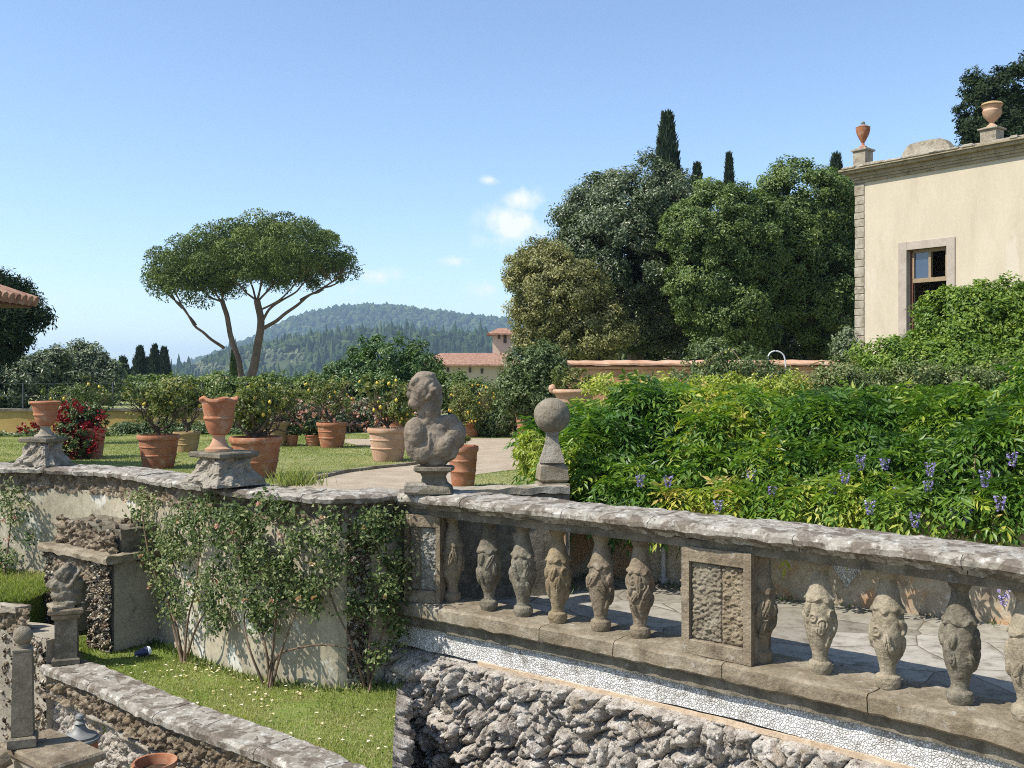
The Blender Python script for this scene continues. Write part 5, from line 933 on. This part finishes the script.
def forest(name, V, n_, sz, mat, lab, seed, vmax=.75, cyp=0.0, front=True, rect=None):
    nu, nv = V.shape[:2]; u = rng.random(n_)*(nu-1.01); v = rng.random(n_)*(nv-1.01)*vmax; i = u.astype(int); j = v.astype(int); fu = (u-i)[:, None]; fv = (v-j)[:, None]
    p = (V[i, j]*(1-fu)+V[i+1, j]*fu)*(1-fv) + (V[i, j+1]*(1-fu)+V[i+1, j+1]*fu)*fv
    px_ = p[:, 0]/p[:, 1]*F+512; py_ = HZ-p[:, 2]/p[:, 1]*F
    if rect is not None: ok = rect(px_, py_); p = p[ok]
    n_ = len(p); bm = bmesh.new(); bmesh.ops.create_icosphere(bm, subdivisions=1, radius=1); iv = np.array([x.co[:] for x in bm.verts]); it = np.array([[x.index for x in f.verts] for f in bm.faces]); bm.free()
    m_ = len(iv); s_ = sz*(.6+.8*rng.random(n_)); tall = np.where(rng.random(n_) < cyp, 1.9, .95); wd = np.where(tall > 1.2, .45, .8)
    V_ = p[:, None, :] + iv[None]*(1+.25*rng.normal(size=(n_, m_, 1)))*np.stack([s_*wd, s_*wd, s_*tall], 1)[:, None, :]; V_[..., 2] += (s_*.5)[:, None]
    cone = iv[None, :, 2]; sh = np.where((tall > 1.2)[:, None], np.clip(1-.45*cone, .3, 1.4), 1.); V_[..., 0] = p[:, None, 0]+(V_[..., 0]-p[:, None, 0])*sh
    T = (it[None]+(np.arange(n_)*m_)[:, None, None]).reshape(-1, 3); tt = np.repeat(np.clip(.5+.22*rng.normal(size=n_)+.3*fbm(p/120., 2, seed), 0, 1), m_)
    tag(mkobj(name, V_.reshape(-1, 3), [T], mat, None, False, tt), lab, 'forest', None, 'stuff')
forest('hill_forest', V2, 16000, 8.5, L['farforest'], 'blue green woods covering the broad far hill', 1, .62)
clear = lambda a, c: ~((a > 262) & (a < 306) & (c > 353) & (c < 372)) & ~((a > 190) & (a < 232) & (c > 366) & (c < 380))
forest('hill_forest', V3, 11000, 5.2, L['farforest'], 'dark woods on the nearer hill slope', 2, .68, .35, rect=clear)
forest('olive_grove', V3, 5000, 3.2, L['fargrove'], 'pale olive groves in the clearings of the nearer hill', 3, .68, rect=lambda a, c: ~clear(a, c))
# ---------------------------------------------------------------- air
bm = bmesh.new(); bmesh.ops.create_cube(bm, size=1.0); me = bpy.data.meshes.new('haze'); bm.to_mesh(me); bm.free()
hz = bpy.data.objects.new('haze', me); C.objects.link(hz); hz.scale = (14000, 8200, 0); zlo, zhi = -32, 215; hz.scale = (14000, 9000, zhi-zlo); hz.location = (0, 3600, (zlo+zhi)/2)
m, n, l, b, o = newmat('haze_air'); n.remove(b); pv = n.new('ShaderNodeVolumePrincipled'); pv.inputs['Color'].default_value = (.56, .76, 1.0, 1); pv.inputs['Density'].default_value = .00018; pv.inputs['Anisotropy'].default_value = .2
l.new(pv.outputs[0], o.inputs['Volume']); me.materials.append(m); tag(hz, 'pale summer haze over the valley', 'haze', None, 'stuff')

# ================================================================ POTS, ROSES, WISTERIA, GRASS
def pot_mesh(R, H, style=0):
    b_ = Buf(); pf = [(0, 0), (R*.70, 0), (R*.72, H*.03), (R*.77, H*.20), (R*.82, H*.36), (R*.855, H*.375), (R*.855, H*.40), (R*.83, H*.42), (R*.88, H*.62), (R*.91, H*.635), (R*.91, H*.655), (R*.885, H*.67), (R*.92, H*.84), (R*.99, H*.86), (R*1.01, H*.90), (R*1.01, H*.955), (R*.98, H), (R*.92, H), (R*.88, H*.95), (R*.86, H*.86), (0, H*.84)]
    b_.lathe(pf, (0, 0, 0), 48, (lambda th, z: .004*np.sin(th*24)*(abs(z-H*.93) < H*.04)) if style == 0 else None); return b_
def lemon_tree(px, pyb, pyt, wpx, cx, cyc, crx, crz, label, mat='terra', nf=10, seed=1, leafm='lemon', fruit='fruit', name='potted_lemon_tree', dens=1.0, cat='lemon tree', trunk=True, Yf=None):
    Y = -ZG*F/(pyb-HZ) if Yf is None else Yf; k_ = Y/F; R = wpx/2*k_; H = (pyb-pyt)*k_; x = (px-512)*k_; e_ = empty(name, (x, Y, ZG+.006), label, cat, 'potted trees on the lawn terrace')
    pot = pot_mesh(R, H).build('pot', M[mat], e_, True); b_ = Buf(); b_.lathe([(R*.87, H*.90), (R*.5, H*.92), (0, H*.925)], (0, 0, 0), 24); b_.build('soil', M['soil'], pot, True)
    c = np.array([(cx-px)*k_, 0, (HZ-cyc)*k_-ZG]); rx, rz_ = crx*k_, crz*k_; b_ = Buf(); z0 = H*.9
    if trunk:
        fork = np.array([c[0]*.3, 0, z0+(c[2]-rz_-z0)*.55+.04]); p, r_ = limb((0, 0, z0-.03), fork, R*.11, R*.085, .08, 6, seed); b_.tube(p, r_, 8)
        for j in range(8):
            a = j*2*PI/8+seed; tg_ = c+np.array([math.cos(a)*rx*.75, math.sin(a)*rx*.75, rng.uniform(-.5, .5)*rz_]); p, r_ = limb(fork-[0, 0, .01], tg_, R*.065, R*.018, .12, 8, seed+j, (0, 0, -.05*rx)); b_.tube(p, r_, 6)
            for s_ in range(3): p2, r2 = limb(p[4], tg_+rdir(1)[0]*np.array([rx, rx, rz_])*.45, R*.03, R*.008, .1, 5, seed+j+s_); b_.tube(p2, r2, 5)
        b_.build('trunk', M['bark'], e_, True)
    nb = [(c[0]+rng.uniform(-.62, .62)*rx, rng.uniform(-.5, .5)*rx, c[2]+rng.uniform(-.45, .55)*rz_, rx*rng.uniform(.26, .5), rx*.4, rz_*rng.uniform(.3, .52)) for _ in range(9)] + [(c[0], 0, c[2]+.1*rz_, rx*.6, rx*.6, rz_*.55)]
    Pt, O, tp = crown_pts(nb, int(130*dens), rx*.15, int(20*dens)+5, seed, .2); b_ = Buf(); leafy(b_, Pt, O, tp, .062, .030, tv=.25); cr = b_.build('crown', L[leafm], e_)
    if nf:
        me = None; Pf, Of, _ = crown_pts(nb, nf*3, .01, 1, seed+3, 0, shell=.97); Pf = Pf[np.argsort(Pf[:, 1])][:nf*2][::2]
        for q in Pf:
            if me is None:
                b_ = Buf(); b_.lathe([(0, -.042), (.012, -.036), (.027, -.018), (.031, 0), (.027, .018), (.012, .034), (.006, .042), (0, .044)], (0, 0, 0), 12); f_ = b_.build('fruit', L[fruit], cr, True); me = f_.data
            else: f_ = bpy.data.objects.new('fruit', me); C.objects.link(f_); f_.parent = cr
            f_.location = q + np.array([0, -.02, 0]); s_ = rng.uniform(.65, .95); f_.scale = (s_, s_, s_); f_.rotation_euler = (rng.uniform(-.5, .5), rng.uniform(-.5, .5), 0)
    return e_
lemon_tree(158.5, 468, 435, 41, 156, 404, 36, 25, 'lemon tree with a bare bent trunk in a clean pot left of the chipped urn', seed=1, nf=6)
lemon_tree(187, 452, 432, 27, 186, 402, 20, 25, 'small round tree in an olive coloured pot behind the bare lemon tree', 'terra_olive', seed=2, nf=3)
lemon_tree(256, 477, 437, 52, 255, 408, 39, 29, 'yellow fruited lemon tree in the wide red pot right behind the chipped urn', seed=3, nf=16, dens=1.25)
lemon_tree(276, 446, 422, 28, 282, 402, 28, 19, 'lemon tree in a pale brown pot behind the wide red pot', 'terra_olive', seed=4, nf=9)
lemon_tree(332, 447.5, 422.5, 31, 328, 396, 27, 24, 'airy lemon tree in a red pot alone at mid lawn', seed=5, nf=8, dens=.85)
lemon_tree(388, 461, 428, 41, 386, 398, 31, 27, 'lemon tree in a double banded pot just left of the bust', 'terra_pale', seed=6, nf=22)
lemon_tree(397, 444, 417, 30, 404, 398, 20, 18, 'lemon tree in the pot half hidden behind the double banded pot', seed=7, nf=5)
lemon_tree(470, 437, 423, 24, 470, 401, 33, 30, 'orange fruited tree right of the bust with the densest yellow fruit', seed=8, nf=30, fruit='fruit2', dens=1.3)
lemon_tree(528, 437, 413, 26, 530, 396, 26, 22, 'leafy tree in the tilted looking red pot left of the stone ball', seed=9, nf=0, leafm='citrus_dark')
lemon_tree(463, 487, 446, 31, 463, 440, 9, 3, 'bare red pot with a low clump of soil behind the bust', seed=10, nf=0, trunk=False, name='terracotta_pot', dens=.12, cat='pot')
lemon_tree(92, 458, 428, 27, 84, 418, 24, 20, 'red pot spilling crimson flowers beside the leftmost urn', seed=11, nf=0, leafm='shrub', name='potted_flower_bush', dens=1.2, cat='flower pot')
lemon_tree(292, 446, 435, 13, 292, 430, 10, 6, 'tiny low pot with pink flowers left of the lone lemon tree', seed=12, nf=0, leafm='shrub', name='potted_flower_bush', dens=.5, cat='flower pot', trunk=False)
lemon_tree(313, 446, 435, 17, 312, 428, 13, 8, 'low pot with a dark leafy plant touching the lone lemon tree', seed=13, nf=0, leafm='shrub', name='potted_flower_bush', dens=.6, cat='flower pot', trunk=False)
lemon_tree(82, 444, 425, 22, 82, 398, 34, 17, 'white flowering lemon tree behind the crimson flowers', seed=14, nf=6, leafm='rose')
# crimson bougainvillea blooms of the potted bush
for o_ in list(C.objects):
    if o_.get('label', '').startswith('red pot spilling'):
        Y = o_.location.y; k_ = Y/F; b_ = Buf(); cen = []
        for _ in range(46):
            a = rng.random()*2*PI; r_ = math.sqrt(rng.random()); cen.append(P(78+26*r_*math.cos(a), 428+27*r_*math.sin(a), Y-.35+rng.random()*.3))
        cen += [P(22,428,Y-.3), P(33,424,Y-.3), P(37,427,Y-.3), P(56,452,Y-.4), P(74,454,Y-.4)]
        li = np.repeat(np.arange(len(cen)), 34); Pt = np.array(cen)[li] + rng.normal(size=(len(li), 3))*.042 - np.array(o_.location); dd_ = rdir(len(li)); b_.leaves(Pt, dd_, rdir(len(li)), .05, .045, rng.random(len(li))); q = b_.build('blossom', L['red'], o_); q['kind'] = 'stuff'
        Pt, O, tp = crown_pts([(P(72, 440, Y-.25)[0], Y-.25, (HZ-440)*k_, 22*k_, .25, 17*k_)], 70, .06, 30, 5); b_ = Buf(); leafy(b_, Pt-np.array(o_.location), O, tp, .06, .03); b_.build('trailing_foliage', L['shrub'], o_)
# ornate planter on a plinth by the wisteria
Yq = 16.0; q = P(574.5, 415, Yq); k_ = Yq/F; pl = empty('stone_plinth', (q[0], q[1], ZG), 'low plinth under the broad ornate planter', 'pedestal'); b_ = Buf(); b_.box((0, 0, (q[2]-ZG)/2), (.55, .55, q[2]-ZG), 0, .015); b_.build('plinth_block', M['parapet'], pl)
op = empty('ornate_planter', q, 'broad terracotta planter with a rolled rim and corner handles beside the wisteria', 'planter'); R = 22*k_; H = 27*k_
b_ = Buf(); b_.lathe([(0, 0), (R*.66, 0), (R*.70, H*.1), (R*.76, H*.4), (R*.86, H*.70), (R*.90, H*.78), (R*1.03, H*.82), (R*1.06, H*.88), (R*1.03, H*.95), (R*.93, H*.96), (R*.85, H*.88), (0, H*.86)], (0, 0, 0), 48, lambda th, z: .012*np.sin(th*8)*(z < H*.7)*(z > H*.2)); b_.build('bowl', M['terra_pale'], op, True)
for s_ in (-1, 1): b_ = Buf(); b_.lathe([(0, 0), (.05, .02), (.07, .08), (.05, .13), (0, .15)], (s_*R*1.0, -.05, H*.80), 16); b_.build('handle', M['terra_pale'], op, True)
Pt, O, tp = crown_pts([(0, 0, H+.08, R*.8, R*.8, .22), (-.15, 0, H+.2, R*.4, R*.4, .2)], 60, .08, 26, 6); b_ = Buf(); leafy(b_, Pt, O, tp, .06, .03); b_.build('foliage', L['lemon'], op)

# ---------------------------------------------------------------- climbing roses on the long wall
def wall_at(px, py, off):
    t = curve_t(WAL, px, -off); c, nn = WAL.at(t); c = c-nn*off; return np.array([c[0], c[1], (HZ-py)/F*c[1]])
def climber(label, blobs, stems, seed, nleaf=70, group='climbing roses on the long wall', bz=ZS):
    b0 = stems[0]; base = wall_at(b0[0][0], b0[0][1], .10); base[2] = bz; e_ = empty('climbing_rose', base, label, 'climbing rose', group); b_ = Buf()
    for j, s_ in enumerate(stems):
        pts = np.array([wall_at(x, y, .10+.07*((i+j) % 2)) for i, (x, y) in enumerate(s_)]); 
        if j == 0 or s_[0][1] > 620: pts[0][2] = min(pts[0][2], bz)
        q = spline(pts, 20); b_.tube(q-base, np.linspace(.013, .005, 20), 6)
    b_.build('stem', M['twig'], e_, True); Pt = []; O = []; tp = []
    for (x, y, rx, ry, dn) in blobs:
        n_ = int(dn*rx*ry*.05)+3
        for _ in range(n_):
            a = rng.random()*2*PI; r_ = math.sqrt(rng.random())*1.06; gx, gy = x+rx*r_*math.cos(a), y+ry*r_*math.sin(a)
            if fbm(np.array([[gx/17., gy/21., seed*3.]]), 2, 77)[0] < -.48: continue
            o_ = .04+.32*rng.random()*(1-r_*.6); c = wall_at(x+rx*r_*math.cos(a), y+ry*r_*math.sin(a), o_); m_ = int(nleaf*.34); Pt.append(c+rng.normal(size=(m_, 3))*.042); O.append(np.tile([-.45, -.8, .35], (m_, 1))); tp.append(np.full(m_, rng.normal()*.16))
    Pt = np.vstack(Pt); O = np.vstack(O); tp = np.concatenate(tp); b_ = Buf(); leafy(b_, Pt-base, unit(O), tp, .044, .027, rnd=1.0, tv=.2); b_.build('foliage', L['rose'], e_)
    n_ = max(6, int(len(Pt)/420)); pk = Pt[rng.choice(len(Pt), n_)]; WN = np.array([-.49, -.87, .1]); li = np.repeat(np.arange(n_), 10); dd_ = unit(rdir(len(li))+WN*.6); b_ = Buf(); b_.leaves(pk[li]+WN*.07-base+dd_*.006, dd_, rdir(len(li)), .030, .028, rng.random(len(li))); q = b_.build('blossom', L['dryf' if seed % 2 else 'pinkf'], e_); q['kind'] = 'stuff'
climber('rose climbing in two full columns at the left of the long wall', [(140,505,14,18,1),(150,535,20,24,1),(163,565,22,26,1),(172,595,16,24,.8),(198,540,24,32,1),(208,575,18,34,1),(216,610,12,22,.7),(180,515,20,14,.7),(172,552,10,10,.5),(135,485,8,8,.4),(205,508,14,12,.6)], [[(183,644),(176,625),(166,600),(150,560),(140,500)],[(184,645),(188,620),(196,585),(200,530)],[(186,645),(196,628),(210,600),(214,560)],[(182,645),(172,622),(168,600)]], 1)
climber('dense rose in the middle of the long wall with a long arching bare stem', [(238,535,18,34,1),(258,560,22,34,1),(245,590,20,28,.9),(270,525,18,22,1),(288,530,16,18,.9),(280,570,16,24,.8),(262,605,20,22,.7),(265,508,14,10,.7),(225,520,10,16,.8),(300,590,22,12,.9),(240,510,10,9,.6),(285,545,14,20,.9),(256,628,10,10,.4)], [[(270,678),(266,650),(255,610),(240,560),(245,510)],[(268,678),(274,640),(278,590),(285,530)],[(264,676),(250,650),(244,620),(250,600)],[(270,676),(276,658),(298,648),(325,645),(352,650),(372,668)],[(272,678),(282,650),(296,610),(300,585)]], 2)
climber('sparser rose at the right of the long wall next to the balustrade pier', [(325,545,16,22,1),(318,580,20,18,1),(330,608,24,12,1),(372,540,20,18,1),(388,585,18,24,1),(352,590,18,20,.8),(375,612,20,14,.9),(398,565,12,18,.9),(316,605,14,12,.9),(345,570,10,16,.7),(325,520,12,10,.6),(395,632,10,16,.8),(377,655,12,9,.7),(390,515,14,10,.8),(400,540,7,12,.9),(370,520,14,8,.8)], [[(369,690),(368,660),(372,620),(380,560),(372,525)],[(369,690),(378,650),(390,610),(396,570)],[(366,688),(350,640),(332,600),(322,550)]], 3)
climber('rose at the left edge of the photo beside the rock portal', [(8,505,16,22,1),(18,530,14,18,1),(6,560,12,16,.8),(4,540,14,20,.9),(3,585,6,8,.6)], [[(2,598),(5,570),(10,530),(12,500)],[(-4,598),(-2,560),(0,520)]], 4, bz=-2.30)

# ---------------------------------------------------------------- wisteria: arching sprays of narrow leaflets
def wisteria(label, blobs, mat, nfr, seed, fl, stems=(), lf=.115, tb=.5):
    blobs = np.array(blobs, float); c = blobs[:, :3].mean(0); base = np.array([c[0], max(c[1], 10.6 if c[0] < 2 else 9.7+.0), ZG]); base[1] = c[1]+.3
    e_ = empty('wisteria', base, label, 'wisteria', 'wisteria along the terrace wall'); b_ = Buf()
    for j in range(9):
        q = blobs[j % len(blobs)]; p, r_ = limb(base+np.array([rng.uniform(-.1, .1), 0, -.02]), q[:3]+rdir(1)[0]*q[3:6]*.5, .035, .01, .14, 12, seed+j); b_.tube(p-base, r_, 7)
    b_.build('stem', M['twig'], e_, True)
    ex = []
    for _ in range(16):
        q = blobs[rng.integers(len(blobs))]; d_ = rdir(1)[0]; d_[1] = -abs(d_[1])*.5; d_ = unit(d_); f_ = rng.uniform(.25, .5); ex.append(np.r_[q[:3]+d_*q[3:6]*rng.uniform(.85, 1.15), q[3:6]*f_])
    blobs = np.vstack([blobs, ex]); wt = blobs[:, 3]*blobs[:, 5]; bi = rng.choice(len(blobs), nfr, p=wt/wt.sum()); d = rdir(nfr); d[:, 1] -= .25; d = unit(d); d[:, 2] = np.abs(d[:, 2])*np.where(rng.random(nfr) < .75, 1, -1)
    rad = np.where(rng.random(nfr) < .78, .80+.22*rng.random(nfr), rng.random(nfr)*.8)*(1+.42*fbm(d*2.6+bi[:, None]*3.1, 3, seed)); Pc = blobs[bi, :3] + d*blobs[bi, 3:6]*rad[:, None]
    ok = Pc[:, 2] > -1.62; Pc = Pc[ok]; d = d[ok]; n_ = len(Pc); tpf = fbm(Pc*2.6, 3, seed+4)*.34 + rng.normal(size=n_)*.14
    ax = unit(d*.6 + rdir(n_)*.6 + np.array([-.05, -.25, -.02])); ln = .26*(.7+.6*rng.random(n_)); side = np.cross(ax, unit(d*.5+np.array([0, 0, 1.])+rdir(n_)*.4)); side = unit(side); nm = np.cross(side, ax)
    b_ = Buf(); K = 4
    for k_ in range(K):
        s_ = (k_+.6)/K; pt = Pc - base + ax*(ln*s_)[:, None]; pt[:, 2] -= ln*s_*s_*.55
        for sg in (-1, 1):
            D = unit(ax*.55 + side*sg*.85 + rng.normal(size=(n_, 3))*.12 - np.array([0, 0, .60])); b_.leaves(pt, D, unit(nm+rdir(n_)*.25), lf*(1-.25*abs(s_-.5))*(.85+.3*rng.random(n_)), lf*.30, np.clip(tb+tpf+rng.normal(size=n_)*.07, 0, 1))
    pt = Pc - base + ax*ln[:, None]; pt[:, 2] -= ln*.55; b_.leaves(pt, unit(ax-np.array([0, 0, .7])), nm, lf, lf*.32, np.clip(tb+tpf, 0, 1)); b_.build('foliage', L[mat], e_)
    for (px, py, Y, ln_) in fl:
        q = P(px, py, Y); b_ = Buf(); m_ = int(90*ln_/.14); h = rng.random(m_); r_ = .032*(1-h*.75); a = rng.random(m_)*2*PI; Pt = np.c_[r_*np.cos(a), r_*np.sin(a), -h*ln_] + q - base; dd_ = unit(np.c_[np.cos(a), np.sin(a), -.3*np.ones(m_)]+rdir(m_)*.4); b_.leaves(Pt, dd_, rdir(m_), .022, .018, rng.random(m_)); b_.build('blossom', L['lilac'], e_)
    return e_
WB = lambda px, py, Y, rx, rz_: (P(px, py, Y)[0], Y, P(px, py, Y)[2], rx*Y/F, rx*Y/F*.9, rz_*Y/F)
wisteria('dark green wisteria mass right behind the stone ball', [WB(600,455,10.9,38,36), WB(640,440,11.3,44,38), WB(582,438,11.4,26,26), WB(650,472,10.7,42,30), WB(610,428,12.2,36,18), WB(545,440,11.6,14,22), WB(560,478,10.6,16,12), WB(610,482,10.3,34,18), WB(655,492,10.1,30,16)], 'wist_dark', 3100, 1, [(634,482,10.3,.12),(648,440,10.6,.10)], tb=.5)
wisteria('yellow green wisteria mass in the middle of the terrace wall', [WB(735,440,10.8,42,36), WB(712,470,10.3,32,28), WB(760,470,10.2,40,28), WB(700,422,11.8,30,24), WB(790,436,11.2,44,32), WB(742,420,12,40,16), WB(700,498,9.9,34,14), WB(745,500,9.7,34,14), WB(790,500,9.5,34,15)], 'wist', 3100, 2, [(693,415,10.9,.10),(705,445,10.2,.12),(779,428,10.3,.12),(668,430,10.7,.10),(727,432,10.4,.09),(690,486,10.0,.10),(751,470,9.6,.10),(772,486,9.3,.09),(640,474,9.7,.12),(718,500,9.3,.10),(668,476,9.6,.10)], tb=.62)
wisteria('green wisteria mass at the right with hanging lilac clusters', [WB(845,440,10.3,48,38), WB(880,470,9.7,44,32), WB(820,470,9.9,40,32), WB(900,436,10.6,48,32), WB(850,420,11.5,46,20), WB(860,490,9.4,30,18), WB(825,502,9.3,30,15), WB(885,506,9.0,32,15)], 'wist_dark', 3200, 3, [(861,455,9.2,.14),(833,482,9.1,.13),(898,487,8.9,.12),(908,492,8.9,.10),(946,466,8.9,.16),(954,500,8.6,.14),(967,503,8.5,.16),(928,480,8.7,.10),(930,462,8.7,.12),(870,500,8.6,.12),(845,470,8.8,.12),(915,512,8.4,.12),(885,458,8.9,.10)], tb=.62)
wisteria('wisteria mass running out of the right edge of the photo', [WB(950,440,10,48,38), WB(990,462,9.3,42,34), WB(1030,450,9.2,48,40), WB(940,480,9.2,36,26), WB(975,422,10.8,50,22), WB(1060,430,9.6,60,44), WB(1010,490,8.9,38,18), WB(985,500,8.7,34,16)], 'wist', 3300, 4, [(952,402,9.9,.10),(1003,418,9.4,.14),(1016,425,9.4,.12),(988,420,9.4,.10),(985,470,8.4,.14),(1000,496,8.2,.12),(1012,452,8.5,.12),(1004,590,7.9,.12)], tb=.45)
# pale lime shoots at the path corner and long trailing runners
Pt, O, tp = crown_pts([WB(532,450,11,14,16), WB(540,468,10.8,9,8)], 70, .07, 22, 60); b_ = Buf(); e_ = empty('lime_shrub', (P(532,450,11)[0], 11, ZG), 'pale lime green shoots spilling over the path corner left of the ball', 'bush'); leafy(b_, Pt-np.array(e_.location), O, tp, .085, .024, droop=.4); b_.build('foliage', L['lime'], e_)
b_ = Buf(); b_.tube([(0, 0, 0), (.02, 0, .1), (.0, 0, -(ZG-(HZ-450)/F*11))], .012, 6); b_.build('stem', M['twig'], e_)
for j, pts in enumerate([[(978,425,9.3),(975,460,8.8),(972,500,8.6)], [(993,440,9.2),(992,480,8.7),(993,530,8.3)], [(700,365,14),(730,350,14.2),(740,360,14)], [(845,362,14),(818,362,13.6),(792,375,13.4)], [(748,485,10.2),(756,505,9.9),(757,515,9.8)]]):
    b_ = Buf(); q = spline([P(*a) for a in pts], 14); b_.tube(q, .006, 5); m_ = 18; tt = rng.random(m_); qq = q[(tt*13).astype(int)]; b2 = Buf()
    par = [o_ for o_ in C.objects if o_.name.startswith('wisteria')][min(3, (3, 3, 1, 2, 1)[j])]
    o2 = b_.build('runner', M['twig'], par, False, rel=tuple(par.location))
    b2.leaves(qq-np.array(par.location), unit(rdir(m_)-[0, 0, .4]), rdir(m_), .05, .02, rng.random(m_)); b2.build('runner_leaves', L['lime'], o2)

# ---------------------------------------------------------------- grass, petals, weeds
def blades(name, xy, z, h, wd, lab, mat='grass', tb=.5, cat='grass'):
    n_ = len(xy); Pt = np.c_[xy, np.full(n_, z)]; D = unit(np.c_[rng.normal(size=(n_, 2))*.45, np.ones(n_)]); b_ = Buf(); b_.leaves(Pt, D, rdir(n_), h*(.5+rng.random(n_)), wd, np.clip(tb+.2*rng.normal(size=n_)+.5*fbm(np.c_[xy*1.3, np.zeros(n_)], 3, 5), 0, 1)); return tag(b_.build(name, L[mat]), lab, cat, None, 'stuff')
from mathutils.geometry import intersect_point_tri_2d
def inpoly(xy, poly):
    poly = np.array(poly); x, y = xy[:, 0], xy[:, 1]; ins = np.zeros(len(xy), bool); j = len(poly)-1
    for i in range(len(poly)):
        xi, yi = poly[i]; xj, yj = poly[j]; ins ^= ((yi > y) != (yj > y)) & (x < (xj-xi)*(y-yi)/(yj-yi+1e-12)+xi); j = i
    return ins
xy = rng.uniform((-5.6, 5.8), (-.5, 11.3), (150000, 2)); kin_, kn2 = KO.at(np.linspace(0, KO.L, 30)); poly = [(-.98, 8.7), (-.86, 7.4), (-.72, 6.2)] + [tuple(p) for p in kin_+kn2*.36] + [(-4.5, 10.4), (-4.3, 10.8)] + [tuple(p) for p in WAL.at(np.linspace(WAL.L*.47, WAL.L, 20))[0]-WAL.at(np.linspace(WAL.L*.47, WAL.L, 20))[1]*.02]
xy = xy[inpoly(xy, poly)]; dens = fbm(np.c_[xy*2.2, np.zeros(len(xy))], 3, 9); keep = rng.random(len(xy)) < np.clip(.75+.6*dens, .12, 1); blades('grass', xy[keep], ZS, .030, .008, 'short uneven grass with bare patches on the shelf below the roses', tb=.5)
xy = rng.uniform((-9, 10.1), (-4.9, 12.3), (26000, 2)); blades('grass', xy, -2.30, .06, .010, 'grass on the small upper patch at the far left')
tw = rng.random(900)*WAL.L*.55+WAL.L*.45; c, nn = WAL.at(tw); blades('weeds', c-nn*(.02+.12*rng.random(900)[:, None]**2), ZS, .07, .018, 'weeds along the foot of the long wall', 'rose', cat='weeds')
c_ = G(205, 672, ZS)[:2]; xy = np.vstack([c_+rng.normal(size=(70, 2))*np.array([.35, .22]), G(330, 735, ZS)[:2]+rng.normal(size=(20, 2))*.4, G(245, 700, ZS)[:2]+rng.normal(size=(40, 2))*.3]); xy = xy[inpoly(xy, poly)]
n_ = len(xy); b_ = Buf(); b_.leaves(np.c_[xy, np.full(n_, ZS+.035)], unit(np.c_[rng.normal(size=(n_, 2)), np.zeros(n_)]), np.tile([0, 0, 1.], (n_, 1)), .035, .03, rng.random(n_)); tag(b_.build('fallen_petals', L['petal']), 'pale petals scattered on the shelf grass', 'petals', None, 'stuff')
c_ = G(300, 483, ZG); 
xy = np.array([(-2.66, 9.75)])+rng.normal(size=(260, 2))*np.array([.12, .06]); blades('weeds', xy+np.array([.62, -.25]), -1.06, .16, .012, 'tall weeds growing beside the chipped urn pedestal', 'grass', cat='weeds')
# fine blades over the visible lawn
xy = rng.uniform((-12, 12.5), (1.5, 24), (160000, 2)); pth = [G(px, py, ZG)[:2] for px, py in [(250,496),(300,484),(345,473.5),(380,469),(413,465.5),(440,460),(462,452),(466,446.5),(360,446),(345,443),(345,439.5),(420,438.6),(575,438.6),(575,456),(560,462),(522,469),(478,474.5),(452,484),(440,500)]]
xy = xy[~inpoly(xy, pth)]; blades('grass', xy, ZG, .020, .012, 'mown lawn grass around the lemon pots', tb=.62)
xy = rng.uniform((1.1, 5.0), (5.2, 10.5), (14000, 2)); t_ = np.linspace(0, BACK.L, 60)  # weeds in the floor joints by the wall
tw = rng.random(420)*BACK.L; c, nn = BACK.at(tw); ok = fbm(np.c_[tw*2.2, tw*0, tw*0], 2, 3) > .15; blades('weeds', (c-nn*(.03+.1*rng.random(420)[:, None]))[ok], ZF, .06, .014, 'weeds along the foot of the orange wall', 'rose', cat='weeds')
